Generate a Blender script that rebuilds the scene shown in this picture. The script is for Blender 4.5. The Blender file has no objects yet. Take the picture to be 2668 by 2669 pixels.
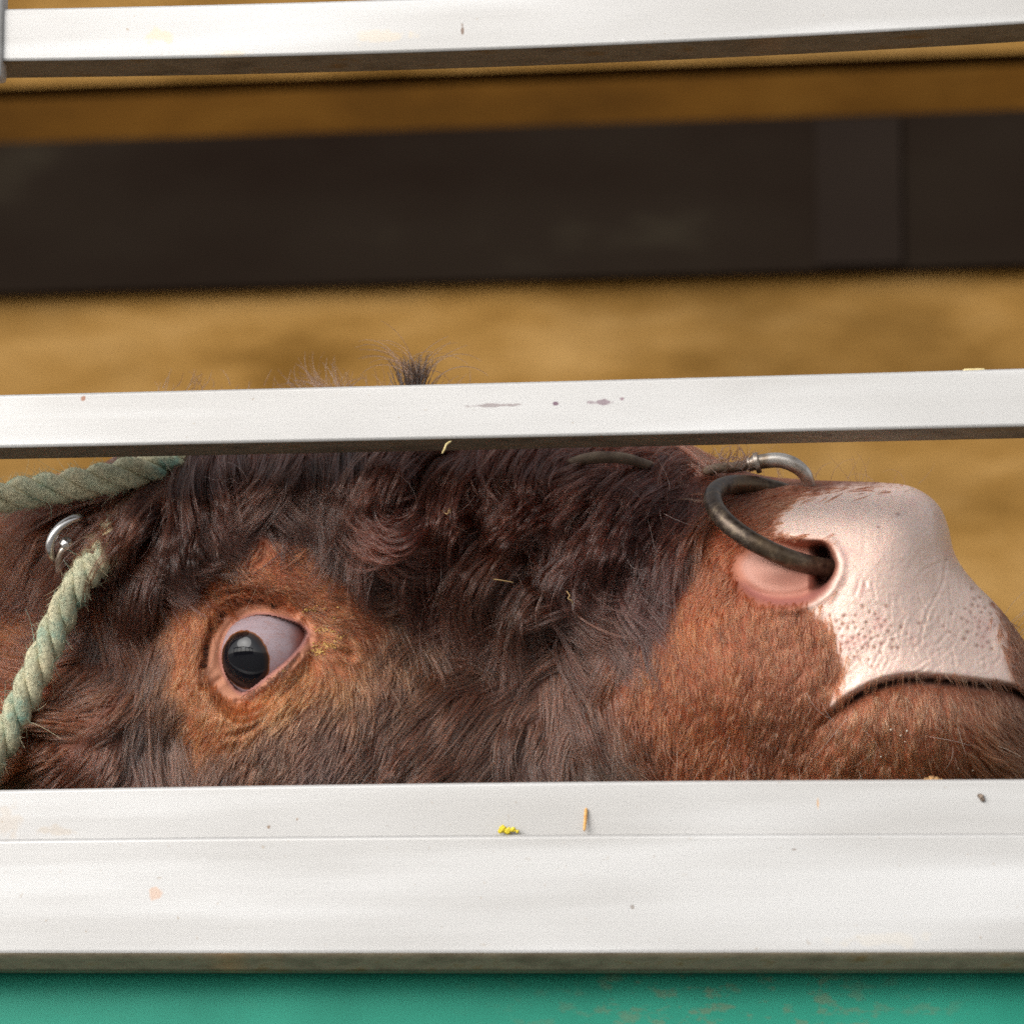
import bpy, bmesh, math, random
import numpy as np
from mathutils import Vector, Matrix

random.seed(11)
RNG = np.random.default_rng(11)
S = bpy.context.scene
COL = S.collection
R = math.radians

# ------------------------------------------------------------------ camera
ZO = 1.78                       # height of the point the lens looks at
DIST, WID = 2.30, 0.58          # distance to the rails, width of the view there
PITCH, YAW = R(8.9), R(7.5)     # looking up and a little to the left
FOC = 36.0 * DIST / WID
fwd = Vector((-math.sin(YAW) * math.cos(PITCH), math.cos(YAW) * math.cos(PITCH), math.sin(PITCH)))
CAMP = Vector((0, 0, ZO)) - fwd * DIST
cd = bpy.data.cameras.new("camera")
cd.lens, cd.sensor_width = FOC, 36.0
cd.clip_start, cd.clip_end = 0.05, 2000
cam = bpy.data.objects.new("camera", cd)
COL.objects.link(cam)
rgt = fwd.cross(Vector((0, 0, 1))).normalized()
upv = rgt.cross(fwd).normalized()
M = Matrix((rgt, upv, -fwd)).transposed().to_4x4()
M.translation = CAMP
cam.matrix_world = M
cd.dof.use_dof = True
cd.dof.focus_distance = DIST + 0.055
cd.dof.aperture_fstop = 6.3
cd.dof.aperture_blades = 9
S.camera = cam

# ------------------------------------------------------------------ world, sun, exposure
SUN_EL, SUN_AZ = 27.0, 218.0     # azimuth from +Y clockwise seen from above
w = bpy.data.worlds.new("World")
S.world = w
w.use_nodes = True
wn, wl = w.node_tree.nodes, w.node_tree.links
bg = wn["Background"]
sky = wn.new("ShaderNodeTexSky")
sky.sky_type = 'NISHITA'
sky.sun_disc = False
sky.sun_elevation = R(SUN_EL)
sky.sun_rotation = R(SUN_AZ)
sky.air_density, sky.dust_density, sky.ozone_density = 1.0, 2.0, 1.0
hs = wn.new("ShaderNodeHueSaturation")
hs.inputs["Saturation"].default_value = 0.18
wl.new(sky.outputs[0], hs.inputs["Color"])
wl.new(hs.outputs[0], bg.inputs[0])
bg.inputs[1].default_value = 0.15
sd = bpy.data.lights.new("sun", 'SUN')
sd.energy, sd.angle, sd.color = 1.5, R(40), (1.0, 0.97, 0.93)
sun = bpy.data.objects.new("sun", sd)
COL.objects.link(sun)
saz, sel = R(SUN_AZ), R(SUN_EL)
tosun = Vector((math.sin(saz) * math.cos(sel), math.cos(saz) * math.cos(sel), math.sin(sel)))
sun.rotation_euler = tosun.to_track_quat('Z', 'Y').to_euler()
vs = S.view_settings
vs.view_transform, vs.look, vs.exposure, vs.gamma = 'Standard', 'None', 0.48, 1.0
vs.use_curve_mapping = False
S.cycles.use_denoising = False
S.cycles.use_adaptive_sampling = False
S.cycles.sampling_pattern = 'BLUE_NOISE'
S.cycles.sample_clamp_indirect = 2.5
S.cycles.max_bounces = 8
S.cycles.diffuse_bounces = 3
S.cycles.glossy_bounces = 4
S.cycles.transmission_bounces = 6
S.cycles.caustics_reflective = False
S.cycles.caustics_refractive = False
try:
    S.cycles_curves.shape = 'RIBBONS'
    S.cycles_curves.subdivisions = 2
except Exception:
    pass

# ------------------------------------------------------------------ helpers
cx, cy, cz = CAMP
_f, _r, _u = np.array(fwd), np.array(rgt), np.array(upv)
SEN = 36.0 / FOC
MM = WID / 2668.0               # metres per photo pixel at the rails


def at(px, py, Y):
    """the 3D point at depth Y seen at a photo pixel (2668 px wide)"""
    px, py, Y = np.broadcast_arrays(np.asarray(px, float), np.asarray(py, float), np.asarray(Y, float))
    xn = (px - 1334.0) / 2668.0 * SEN
    yn = (1334.5 - py) / 2668.0 * SEN
    d = _f + xn[..., None] * _r + yn[..., None] * _u
    t = (Y - cy) / d[..., 1]
    return np.array(CAMP) + d * t[..., None]


def lin(rgb):
    out = []
    for c in rgb:
        c = c / 255.0
        out.append(c / 12.92 if c <= 0.04045 else ((c + 0.055) / 1.055) ** 2.4)
    return out


def tag(o, label=None, cat=None, group=None, kind=None):
    if label: o["label"] = label
    if cat: o["category"] = cat
    if group: o["group"] = group
    if kind: o["kind"] = kind
    return o


def empty(name, loc=(0, 0, 0)):
    o = bpy.data.objects.new(name, None)
    o.empty_display_size = 0.05
    o.location = loc
    COL.objects.link(o)
    return o


def link(name, me, mat=None, parent=None, smooth=True):
    o = bpy.data.objects.new(name, me)
    COL.objects.link(o)
    if mat: me.materials.append(mat)
    if smooth and len(me.polygons):
        me.polygons.foreach_set("use_smooth", np.ones(len(me.polygons), bool))
    if parent is not None:
        o.parent = parent
        o.matrix_parent_inverse = Matrix.Translation(-Vector(parent.location))
    return o


def mesh_np(name, V, F):
    me = bpy.data.meshes.new(name)
    V = np.asarray(V, np.float32)
    F = np.asarray(F, np.int32)
    k = F.shape[1]
    me.vertices.add(len(V))
    me.vertices.foreach_set("co", V.ravel())
    me.loops.add(F.size)
    me.loops.foreach_set("vertex_index", F.ravel())
    me.polygons.add(len(F))
    me.polygons.foreach_set("loop_start", np.arange(0, F.size, k, dtype=np.int32))
    me.update(calc_edges=True)
    me.validate()
    return me


class Mat:
    def __init__(self, name):
        self.m = bpy.data.materials.new(name)
        self.m.use_nodes = True
        self.nt = self.m.node_tree
        self.n, self.l = self.nt.nodes, self.nt.links
        self.b = self.n["Principled BSDF"]

    def node(self, kind, **kw):
        nd = self.n.new(kind)
        for k, v in kw.items():
            if hasattr(nd, k): setattr(nd, k, v)
            else: nd.inputs[k].default_value = v
        return nd

    def coord(self, scale=(1, 1, 1), which="Object", loc=(0, 0, 0)):
        tc = self.n.new("ShaderNodeTexCoord")
        mp = self.n.new("ShaderNodeMapping")
        mp.inputs["Scale"].default_value = scale
        mp.inputs["Location"].default_value = loc
        self.l.new(tc.outputs[which], mp.inputs[0])
        return mp.outputs[0]

    def noise(self, scale, vec=None, detail=4.0, rough=0.55):
        nd = self.node("ShaderNodeTexNoise")
        nd.inputs["Scale"].default_value = scale
        nd.inputs["Detail"].default_value = detail
        nd.inputs["Roughness"].default_value = rough
        if vec is not None: self.l.new(vec, nd.inputs["Vector"])
        return nd.outputs["Fac"]

    def ramp(self, fac, stops):
        nd = self.node("ShaderNodeValToRGB")
        cr = nd.color_ramp
        while len(cr.elements) > 1: cr.elements.remove(cr.elements[-1])
        for i, (p, c) in enumerate(stops):
            e = cr.elements[0] if i == 0 else cr.elements.new(p)
            e.position = p
            c = list(c) if hasattr(c, "__len__") else [c] * 3
            e.color = c + [1.0]
        self.l.new(fac, nd.inputs[0])
        return nd.outputs[0]

    def mix(self, fac, a, b, blend='MIX'):
        nd = self.node("ShaderNodeMix", data_type='RGBA', blend_type=blend)
        for sock, v in ((nd.inputs[0], fac), (nd.inputs[6], a), (nd.inputs[7], b)):
            if hasattr(v, "node"): self.l.new(v, sock)
            elif hasattr(v, "__len__"): sock.default_value = list(v) + [1.0]
            elif sock.type == 'RGBA': sock.default_value = [v, v, v, 1]
            else: sock.default_value = v
        return nd.outputs[2]

    def math(self, op, a, b=0.0, c=None, clamp=False):
        nd = self.node("ShaderNodeMath", operation=op, use_clamp=clamp)
        for i, v in enumerate((a, b) if c is None else (a, b, c)):
            if hasattr(v, "node"): self.l.new(v, nd.inputs[i])
            else: nd.inputs[i].default_value = v
        return nd.outputs[0]

    def bump(self, h, strength=0.3, dist=0.001):
        nd = self.node("ShaderNodeBump")
        nd.inputs["Strength"].default_value = strength
        nd.inputs["Distance"].default_value = dist
        self.l.new(h, nd.inputs["Height"])
        return nd

    def set(self, name, v):
        s = self.b.inputs[name]
        if hasattr(v, "node"): self.l.new(v, s)
        elif hasattr(v, "__len__"): s.default_value = list(v) + ([1.0] if len(v) == 3 and s.type == 'RGBA' else [])
        else: s.default_value = v
        return self


def catmull(pts, n=200, closed=False):
    P = np.asarray(pts, float)
    k = len(P)
    if closed:
        idx = lambda i: P[i % k]
        segs = k
    else:
        Q = np.vstack([2 * P[0] - P[1], P, 2 * P[-1] - P[-2]])
        idx = lambda i: Q[i + 1]
        segs = k - 1
    out = []
    for j in range(n):
        t = j / (n if closed else n - 1) * segs
        i = min(int(t), segs - 1)
        f = t - i
        a, b, c, d = idx(i - 1), idx(i), idx(i + 1), idx(i + 2)
        out.append(0.5 * (2 * b + (c - a) * f + (2 * a - 5 * b + 4 * c - d) * f * f + (3 * b - a - 3 * c + d) * f ** 3))
    return np.array(out)


def tube(name, path, rad, mat, parent=None, seg=14, cap=True):
    """sweep a round section along a 3D path; rad is a number or one per point"""
    P = np.asarray(path, float)
    n = len(P)
    rad = np.broadcast_to(np.asarray(rad, float), (n,))
    T = np.gradient(P, axis=0)
    T /= np.linalg.norm(T, axis=1)[:, None] + 1e-12
    ref = np.array([0.13, 0.97, 0.2])
    N = np.zeros_like(P)
    a = ref - T[0] * ref.dot(T[0])
    a /= np.linalg.norm(a)
    for i in range(n):
        a = a - T[i] * a.dot(T[i])
        a /= np.linalg.norm(a)
        N[i] = a
    B = np.cross(T, N)
    th = np.linspace(0, 2 * np.pi, seg, endpoint=False)
    V = P[:, None] + rad[:, None, None] * (np.cos(th)[None, :, None] * N[:, None] + np.sin(th)[None, :, None] * B[:, None])
    V = V.reshape(-1, 3)
    i, j = np.meshgrid(np.arange(n - 1), np.arange(seg), indexing="ij")
    j2 = (j + 1) % seg
    F = np.stack([i * seg + j, i * seg + j2, (i + 1) * seg + j2, (i + 1) * seg + j], -1).reshape(-1, 4)
    me = mesh_np(name, V, F)
    if cap:
        bm = bmesh.new()
        bm.from_mesh(me)
        bm.verts.ensure_lookup_table()
        bm.faces.new([bm.verts[k] for k in range(seg)][::-1])
        bm.faces.new([bm.verts[(n - 1) * seg + k] for k in range(seg)])
        bmesh.ops.recalc_face_normals(bm, faces=bm.faces)
        bm.to_mesh(me)
        bm.free()
    return link(name, me, mat, parent)


def curves(name, P, rad, mat, parent=None, tint=None):
    """hair strands: P (strands, points, 3), rad (points,) or (strands, points), tint (strands, 3)"""
    N, K, _ = P.shape
    hc = bpy.data.hair_curves.new(name)
    hc.add_curves([K] * N)
    hc.attributes["position"].data.foreach_set("vector", np.ascontiguousarray(P, np.float32).ravel()) \
        if "position" in hc.attributes else hc.position_data.foreach_set("vector", np.ascontiguousarray(P, np.float32).ravel())
    ra = hc.attributes.get("radius") or hc.attributes.new("radius", 'FLOAT', 'POINT')
    rr = np.broadcast_to(rad, (N, K)).astype(np.float32)
    ra.data.foreach_set("value", np.ascontiguousarray(rr).ravel())
    if tint is not None:
        ta = hc.attributes.new("tint", 'FLOAT_COLOR', 'CURVE')
        c4 = np.ones((N, 4), np.float32)
        c4[:, :3] = tint
        ta.data.foreach_set("color", c4.ravel())
    o = bpy.data.objects.new(name, hc)
    COL.objects.link(o)
    hc.materials.append(mat)
    if parent is not None:
        o.parent = parent
        o.matrix_parent_inverse = Matrix.Translation(-Vector(parent.location))
    return o


def sstep(a, b, x):
    t = np.clip((x - a) / (b - a), 0, 1)
    return t * t * (3 - 2 * t)


def vnoise(X, Y, scale, seed):
    """smooth value noise in 2D, -1..1"""
    g = np.random.default_rng(seed).uniform(-1, 1, (256, 256))
    x, y = X / scale + 1000.3, Y / scale + 1000.7
    i, j = np.floor(x).astype(int), np.floor(y).astype(int)
    fx, fy = x - i, y - j
    fx, fy = fx * fx * (3 - 2 * fx), fy * fy * (3 - 2 * fy)
    i0, i1, j0, j1 = i % 256, (i + 1) % 256, j % 256, (j + 1) % 256
    return (g[i0, j0] * (1 - fx) + g[i1, j0] * fx) * (1 - fy) + (g[i0, j1] * (1 - fx) + g[i1, j1] * fx) * fy


def seg_dist(poly, X, Y, closed=True):
    P = np.asarray(poly, float)
    Q = np.roll(P, -1, axis=0) if closed else P[1:]
    if not closed: P = P[:-1]
    D = np.full(X.shape, 1e18)
    for (ax, ay), (bx, by) in zip(P, Q):
        ux, uy = bx - ax, by - ay
        L = ux * ux + uy * uy + 1e-9
        t = np.clip(((X - ax) * ux + (Y - ay) * uy) / L, 0, 1)
        d = (X - ax - t * ux) ** 2 + (Y - ay - t * uy) ** 2
        np.minimum(D, d, out=D)
    return np.sqrt(D)


def inside(poly, X, Y):
    P = np.asarray(poly, float)
    Q = np.roll(P, -1, axis=0)
    c = np.zeros(X.shape, bool)
    for (ax, ay), (bx, by) in zip(P, Q):
        if ay == by: continue
        cond = ((ay > Y) != (by > Y)) & (X < (bx - ax) * (Y - ay) / (by - ay) + ax)
        c ^= cond
    return c


def sdf(poly, X, Y):
    """signed distance, positive inside"""
    d = seg_dist(poly, X, Y)
    return np.where(inside(poly, X, Y), d, -d)


# ------------------------------------------------------------------ setting: ground, trailer floor and roof
def box_mesh(name, x0, x1, y0, y1, z0, z1, bev=0.0, seg=2):
    bm = bmesh.new()
    bmesh.ops.create_cube(bm, size=1.0)
    for v in bm.verts:
        v.co = Vector(((x0 + x1) / 2 + v.co.x * (x1 - x0), (y0 + y1) / 2 + v.co.y * (y1 - y0), (z0 + z1) / 2 + v.co.z * (z1 - z0)))
    if bev > 0:
        bmesh.ops.bevel(bm, geom=bm.edges[:], offset=bev, segments=seg, profile=0.5, affect='EDGES')
    me = bpy.data.meshes.new(name)
    bm.to_mesh(me)
    bm.free()
    return me


mt = Mat("concrete_yard")
v = mt.coord()
mt.set("Base Color", mt.ramp(mt.noise(3.0, v, 8), [(0.3, [0.17, 0.165, 0.155]), (0.7, [0.27, 0.262, 0.25])]))
mt.set("Roughness", 0.75)
b = mt.bump(mt.noise(220, v, 3), 0.5, 0.004)
mt.l.new(b.outputs[0], mt.b.inputs["Normal"])
g = mesh_np("ground", [(-400, -400, 0), (400, -400, 0), (400, 400, 0), (-400, 400, 0)], [(0, 1, 2, 3)])
tag(link("ground", g, mt.m, smooth=False), kind="structure")

mt = Mat("floor_bedding")
v = mt.coord()
mt.set("Base Color", mt.ramp(mt.noise(9.0, v, 8), [(0.3, lin((92, 66, 34))), (0.7, lin((176, 138, 82)))]))
mt.set("Roughness", 0.95)
b = mt.bump(mt.noise(90, v, 5), 0.8, 0.01)
mt.l.new(b.outputs[0], mt.b.inputs["Normal"])
tag(link("trailer_floor", box_mesh("trailer_floor", -2.6, 2.6, 0.06, 1.62, 1.02, 1.08), mt.m, smooth=False), kind="structure")

# open-sided barn across the yard, behind the camera: it shows in the wet eye
mt = Mat("barn_timber")
mt.set("Base Color", mt.ramp(mt.noise(2.5, mt.coord((1, 1, 0.3)), 5), [(0.3, lin((52, 46, 42))), (0.7, lin((84, 76, 68)))]))
mt.set("Roughness", 0.85)
timber = mt.m
mt = Mat("barn_roofing")
mt.set("Base Color", mt.ramp(mt.noise(1.5, mt.coord(), 4), [(0.3, lin((70, 68, 68))), (0.7, lin((104, 100, 98)))]))
mt.set("Roughness", 0.7)
barn = empty("barn", (-11.0, -13.5, 0))
tag(barn, "dark open-sided timber barn mirrored small in the bull's eye", "barn")
for x_ in (-8.0, -4.8, -1.6, 1.6, 4.8, 8.0):
    link("post", box_mesh("post", x_ - 0.16, x_ + 0.16, -0.16, 0.16, 0.0, 4.2, 0.02), timber, barn, smooth=False)
    link("rafter", box_mesh("rafter", x_ - 0.09, x_ + 0.09, -0.25, 5.0, 4.2, 4.45, 0.01), timber, barn, smooth=False)
link("beam", box_mesh("beam", -8.4, 8.4, -0.2, 0.2, 4.452, 4.8, 0.02), timber, barn, smooth=False)
link("half_wall", box_mesh("half_wall", -8.4, 8.4, 0.25, 0.35, 0.0, 1.9, 0.01), timber, barn, smooth=False)
link("roof", box_mesh("roof", -9.0, 9.0, -1.0, 2.4, 4.81, 5.0, 0.03), mt.m, barn, smooth=False)
for ch_ in barn.children:
    ch_.matrix_parent_inverse = Matrix.Identity(4)
barn.rotation_euler = (0, 0, math.atan2(-11.0, 13.5) + math.pi)

# ------------------------------------------------------------------ far wall of the trailer: boards and a dark band
WY = 1.50
zz = lambda py, Y=WY: float(at(1334, py, Y)[2])


def board_mat(name, dark, mid, light, spots):
    mt = Mat(name)
    v = mt.coord((0.5, 1, 1.5))
    n1 = mt.noise(11.0, v, 6, 0.6)
    n2 = mt.noise(4.5, mt.coord((0.5, 1, 1.3), loc=(0.7, 0, 0.4)), 4)
    c = mt.ramp(n1, [(0.32, dark), (0.5, mid), (0.68, light)])
    c = mt.mix(mt.ramp(n2, [(0.46, 0.0), (0.66, spots)]), c, [x * 0.5 for x in dark])
    mt.set("Base Color", c)
    mt.set("Roughness", 0.8)
    mt.set("Specular IOR Level", 0.05)
    b = mt.bump(mt.noise(40, mt.coord((0.2, 1, 3)), 5), 0.4, 0.002)
    mt.l.new(b.outputs[0], mt.b.inputs["Normal"])
    return mt.m


tan_b = board_mat("tan_plywood", lin((112, 80, 34)), lin((144, 108, 56)), lin((164, 128, 76)), 0.55)
brown_b = board_mat("brown_plywood", lin((70, 44, 10)), lin((84, 54, 14)), lin((98, 66, 22)), 0.4)
mt = Mat("dark_rubber")
v = mt.coord((0.6, 1, 1.3))
mt.set("Base Color", mt.ramp(mt.noise(3.5, v, 4), [(0.35, lin((28, 20, 15))), (0.55, lin((35, 28, 22))), (0.72, lin((58, 52, 41)))]))
mt.set("Roughness", 0.85)
mt.set("Specular IOR Level", 0.03)
dark_b = mt.m

wall = empty("wooden_wall", (0, WY, 1.08))
tag(wall, "tan plywood far wall with a broad dark band, blurred behind the bars", "wall")
Z1, Z2, Z3, Z4 = zz(738), zz(343), zz(215), zz(180)
for nm, a, c, m_, y in (("lower_board", 1.08, Z1, tan_b, 0.0), ("dark_band", Z1, Z2, dark_b, -0.02),
                        ("middle_board", Z2, Z3, brown_b, 0.0), ("seam_strip", Z3, Z4, dark_b, 0.03), ("upper_board", Z4, 2.62, tan_b, 0.0)):
    link(nm, box_mesh(nm, -2.6, 2.6, WY + y, WY + 0.05, a, c), m_, wall, smooth=False)
mt = Mat("paler_rubber")
mt.set("Base Color", mt.ramp(mt.noise(4.0, mt.coord(), 3), [(0.3, lin((33, 26, 22))), (0.7, lin((38, 31, 26)))]))
mt.set("Roughness", 0.85)
mt.set("Specular IOR Level", 0.03)
bx0, bx1 = float(at(2130, 560, WY)[0]), float(at(2350, 560, WY)[0])
link("patch", box_mesh("patch", bx0, bx1, WY - 0.024, WY - 0.0205, Z1 + 0.004, Z2 - 0.004), mt.m, wall, smooth=False)

# ------------------------------------------------------------------ aluminium bars
def alu_mat(name, stains=(), rough=0.42):
    """brushed aluminium with drip marks; stains = (px, py, rx, rz, colour, strength) at photo pixels on the face"""
    mt = Mat(name)
    v = mt.coord((1.2, 1, 26))
    br = mt.noise(14, v, 6, 0.65)
    cl = mt.noise(7, mt.coord((0.6, 1, 1.6)), 4)
    base = mt.ramp(cl, [(0.3, [0.47, 0.458, 0.442]), (0.7, [0.57, 0.56, 0.546])])
    base = mt.mix(mt.ramp(br, [(0.35, 0.0), (0.75, 0.16)]), base, [0.38, 0.37, 0.35])
    fine = mt.noise(210, mt.coord((1, 1, 1)), 2)
    base = mt.mix(mt.ramp(fine, [(0.70, 0.0), (0.76, 0.55)]), base, lin((150, 128, 100)))
    dots = mt.noise(120, mt.coord((1, 1, 0.55), loc=(3.1, 0, 1.7)), 1)
    base = mt.mix(mt.ramp(dots, [(0.79, 0.0), (0.83, 0.3)]), base, [0.75, 0.75, 0.74])
    smr = mt.noise(5, mt.coord((0.7, 1, 3.2), loc=(0.3, 0, 1.9)), 2, 0.4)
    tilt = mt.n.new("ShaderNodeMapping")
    tilt.inputs["Rotation"].default_value = (0, R(9), 0)
    tilt.inputs["Scale"].default_value = (1.2, 1, 16)
    mt.l.new(mt.coord(), tilt.inputs[0])
    base = mt.mix(mt.ramp(mt.noise(1.6, tilt.outputs[0], 2), [(0.45, 0.0), (0.58, 0.6)]), base, [0.68, 0.677, 0.67])  # paler diagonal streaks: a soft reflection painted into the metal's colour
    base = mt.mix(mt.ramp(smr, [(0.42, 0.0), (0.72, 0.7)]), base, [0.40, 0.385, 0.362])
    rg = mt.ramp(cl, [(0.3, rough + 0.08), (0.7, rough - 0.06)])
    met = 0.28
    tc = mt.n.new("ShaderNodeTexCoord")
    sx = mt.n.new("ShaderNodeSeparateXYZ")
    mt.l.new(tc.outputs["Object"], sx.inputs[0])
    wob = mt.noise(120, mt.coord(), 4)
    for (px, py, rx, rz, colr, st) in stains:
        p = at(px, py, 0.0)
        dx = mt.math('DIVIDE', mt.math('SUBTRACT', sx.outputs[0], float(p[0])), rx)
        dz = mt.math('DIVIDE', mt.math('SUBTRACT', sx.outputs[2], float(p[2])), rz)
        d = mt.math('SQRT', mt.math('ADD', mt.math('MULTIPLY', dx, dx), mt.math('MULTIPLY', dz, dz)))
        d = mt.math('ADD', d, mt.math('MULTIPLY', mt.math('SUBTRACT', wob, 0.5), 3.2))
        base = mt.mix(mt.ramp(d, [(0.55, st), (1.0, 0.0)]), base, lin(colr))
    mt.set("Base Color", base)
    mt.set("Metallic", met)
    mt.set("Roughness", rg)
    mt.set("Specular IOR Level", 0.4)
    b = mt.bump(br, 0.06, 0.0006)
    mt.l.new(b.outputs[0], mt.b.inputs["Normal"])
    return mt.m


def under_mat(name):
    """the dirty face turned to the ground"""
    mt = Mat(name)
    v = mt.coord((1, 1.6, 3))
    n = mt.noise(34, v, 8, 0.7)
    c = mt.ramp(n, [(0.35, lin((104, 92, 74))), (0.55, lin((134, 122, 102))), (0.66, lin((120, 96, 62))), (0.78, lin((176, 136, 90)))])
    big = mt.noise(9, mt.coord((1, 0.3, 0.3)), 4)
    c = mt.mix(mt.ramp(big, [(0.6, 0.0), (0.72, 0.55)]), c, lin((170, 128, 84)))
    mt.set("Base Color", c)
    mt.set("Roughness", 0.7)
    mt.set("Metallic", 0.15)
    b = mt.bump(n, 0.35, 0.0015)
    mt.l.new(b.outputs[0], mt.b.inputs["Normal"])
    return mt.m


def quad_z(py3, Y):
    """z along the bar from the picture heights at the left, middle and right, as a gentle curve in x"""
    P = at([0, 1334, 2668], py3, Y)
    return np.polyfit(P[:, 0], P[:, 2], 2)


def bar(name, top3, bot3, y0, y1, mats, parent, x0=-1.5, x1=1.5, r=0.0022, foot=None):
    """hollow-looking rounded bar; its front face runs between two picture heights. foot: sloped lower lip (dy, dz)"""
    ct, cb = quad_z(top3, y0), quad_z(bot3, y0)
    xs = np.linspace(x0, x1, 90)
    xc = np.clip(xs, -0.36, 0.36)
    ext = xs - xc
    zt = np.polyval(ct, xc) + np.polyval(np.polyder(ct), xc) * ext
    zb = np.polyval(cb, xc) + np.polyval(np.polyder(cb), xc) * ext
    def corner(sy, sz, a0):
        return [(sy, sz, R(a0 + k * 30)) for k in range(4)]
    sec, mi = [], []
    V = []
    for x, a, c in zip(xs, zt, zb):
        ring = []
        for (yy, zc, a0) in ((y0 + r, a - r, 180), (y1 - r, a - r, 90), (y1 - r, c + r, 0), (y0 + r, c + r, -90)):
            for k in range(4):
                t = R(a0 - k * 30)
                ring.append((x, yy + r * math.cos(t), zc + r * math.sin(t)))
        if foot:
            dy, dz = foot
            for q in range(8, 16):
                pass
            ring = ring[:8] + [(x, y1, c - dz), (x, y1 - 0.001, c - dz - 0.001), (x, y0 + dy + 0.001, c - dz - 0.001), (x, y0 + dy, c - dz + 0.0006)] + \
                [(x, y0 + 0.004, c - 0.0022), (x, y0 + 0.0015, c + 0.0), (x, y0 + 0.0003, c + 0.0015), (x, y0, c + 0.0035)]
        V.append(ring)
    n, k = len(xs), 16
    V = np.array(V).reshape(-1, 3)
    i, j = np.meshgrid(np.arange(n - 1), np.arange(k), indexing="ij")
    j2 = (j + 1) % k
    F = np.stack([i * k + j, (i + 1) * k + j, (i + 1) * k + j2, i * k + j2], -1).reshape(-1, 4)
    me = mesh_np(name, V, F)
    bm = bmesh.new()
    bm.from_mesh(me)
    bm.verts.ensure_lookup_table()
    bm.faces.new([bm.verts[q] for q in range(k)])
    bm.faces.new([bm.verts[(n - 1) * k + q] for q in range(k)][::-1])
    bmesh.ops.recalc_face_normals(bm, faces=bm.faces)
    bm.to_mesh(me)
    bm.free()
    o = link(name, me, mats[0], parent)
    me.materials.append(mats[1])
    o.modifiers.new('weighted_normal', 'WEIGHTED_NORMAL').mode = 'FACE_AREA'
    me.update()
    for p in me.polygons:
        if p.normal.z < -0.75 or (foot and p.normal.z < -0.25): p.material_index = 1
    return o


um = under_mat("bar_underside")
gate = empty("slatted_gate", (0, 0, 1.5))
tag(gate, "white aluminium trailer side of horizontal bars with grimy undersides", "trailer side")
a_top = alu_mat("aluminium_top", [(420, 95, .008, .005, (214, 186, 150), .5), (1205, 82, .0012, .004, (110, 84, 66), .8),
                                  (1000, 95, .02, .004, (214, 190, 150), .25), (610, 140, .012, .0015, (214, 190, 150), .3)])
a_mid = alu_mat("aluminium_middle", [(1290, 1057, .020, .0012, (112, 92, 92), .6), (1450, 1052, .0022, .0016, (104, 74, 90), .9),
                                     (1565, 1048, .008, .0016, (112, 84, 96), .7), (218, 1040, .0015, .0017, (150, 104, 80), .9), (1620, 1040, .002, .0014, (130, 100, 110), .8)])
a_low = alu_mat("aluminium_low", [(20, 2140, .010, .010, (190, 166, 136), .22), (160, 2166, .012, .003, (180, 154, 118), .25),
                                  (700, 2155, .0012, .0016, (130, 104, 80), .8), (775, 2135, .0012, .0016, (140, 112, 86), .7), (2130, 2095, .001, .004, (206, 160, 110), .7)])
a_sill = alu_mat("aluminium_sill", [(414, 2330, .0036, .0034, (206, 160, 124), .5), (2068, 2216, .0022, .001, (120, 104, 94), .7),
                                    (1650, 2366, .0012, .0012, (140, 130, 122), .8), (2310, 2450, .03, .004, (214, 200, 176), .2)])
bar("rail", (22, -14, -76), (160, 128, 62), 0.0, 0.040, (a_top, um), gate, x0=-0.335)
bar("rail", (1028, 995, 959), (1168, 1141, 1112), 0.0, 0.040, (a_mid, um), gate)
bar("bottom_rail", (2058, 2038, 2030), (2200, 2190, 2185), 0.0, 0.020, (a_low, um), gate)
bar("sill_beam", (2186, 2174, 2170), (2490, 2490, 2488), -0.006, 0.045, (a_sill, um), gate, foot=(0.012, 0.0072), r=0.0028)
xl = float(at(5, 60, -0.004)[0])
link("post", box_mesh("post", xl - 0.06, xl, -0.004, 0.012, float(at(0, 206, 0)[2]), 2.62, 0.002, 2), a_top, gate)

# green lower panel of the trailer
mt = Mat("green_paint")
v = mt.coord()
n = mt.noise(110, mt.coord((0.8, 1, 1.5)), 5, 0.62)
m2 = mt.noise(6, mt.coord((1, 1, 1)), 3)
sp = mt.math('MULTIPLY', mt.ramp(n, [(0.53, 0.0), (0.62, 0.42)]), mt.ramp(m2, [(0.40, 0.0), (0.55, 1.0)]))
green = mt.ramp(mt.noise(12, v, 4), [(0.3, lin((30, 128, 106))), (0.7, lin((42, 146, 122)))])
_tc = mt.n.new("ShaderNodeTexCoord")
_sx = mt.n.new("ShaderNodeSeparateXYZ")
mt.l.new(_tc.outputs["Object"], _sx.inputs[0])
sp = mt.math('MULTIPLY', sp, mt.ramp(mt.math('ADD', mt.math('MULTIPLY', _sx.outputs[0], 1.6), 0.45), [(0.25, 0.05), (0.7, 1.0)]))
mt.set("Base Color", mt.mix(sp, green, lin((128, 106, 74))))
mt.set("Roughness", 0.45)
mt.set("Specular IOR Level", 0.15)
zt = float(at(1334, 2534, 0.030)[2])
panel = empty("green_side_panel", (0, 0.012, 1.0))
tag(panel, "green painted lower trailer panel under the wide white beam, muddy specks", "panel")
link("sheet", box_mesh("sheet", -1.5, 1.5, 0.034, 0.07, 0.95, zt + 0.02, 0.002, 2), mt.m, panel)

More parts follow.
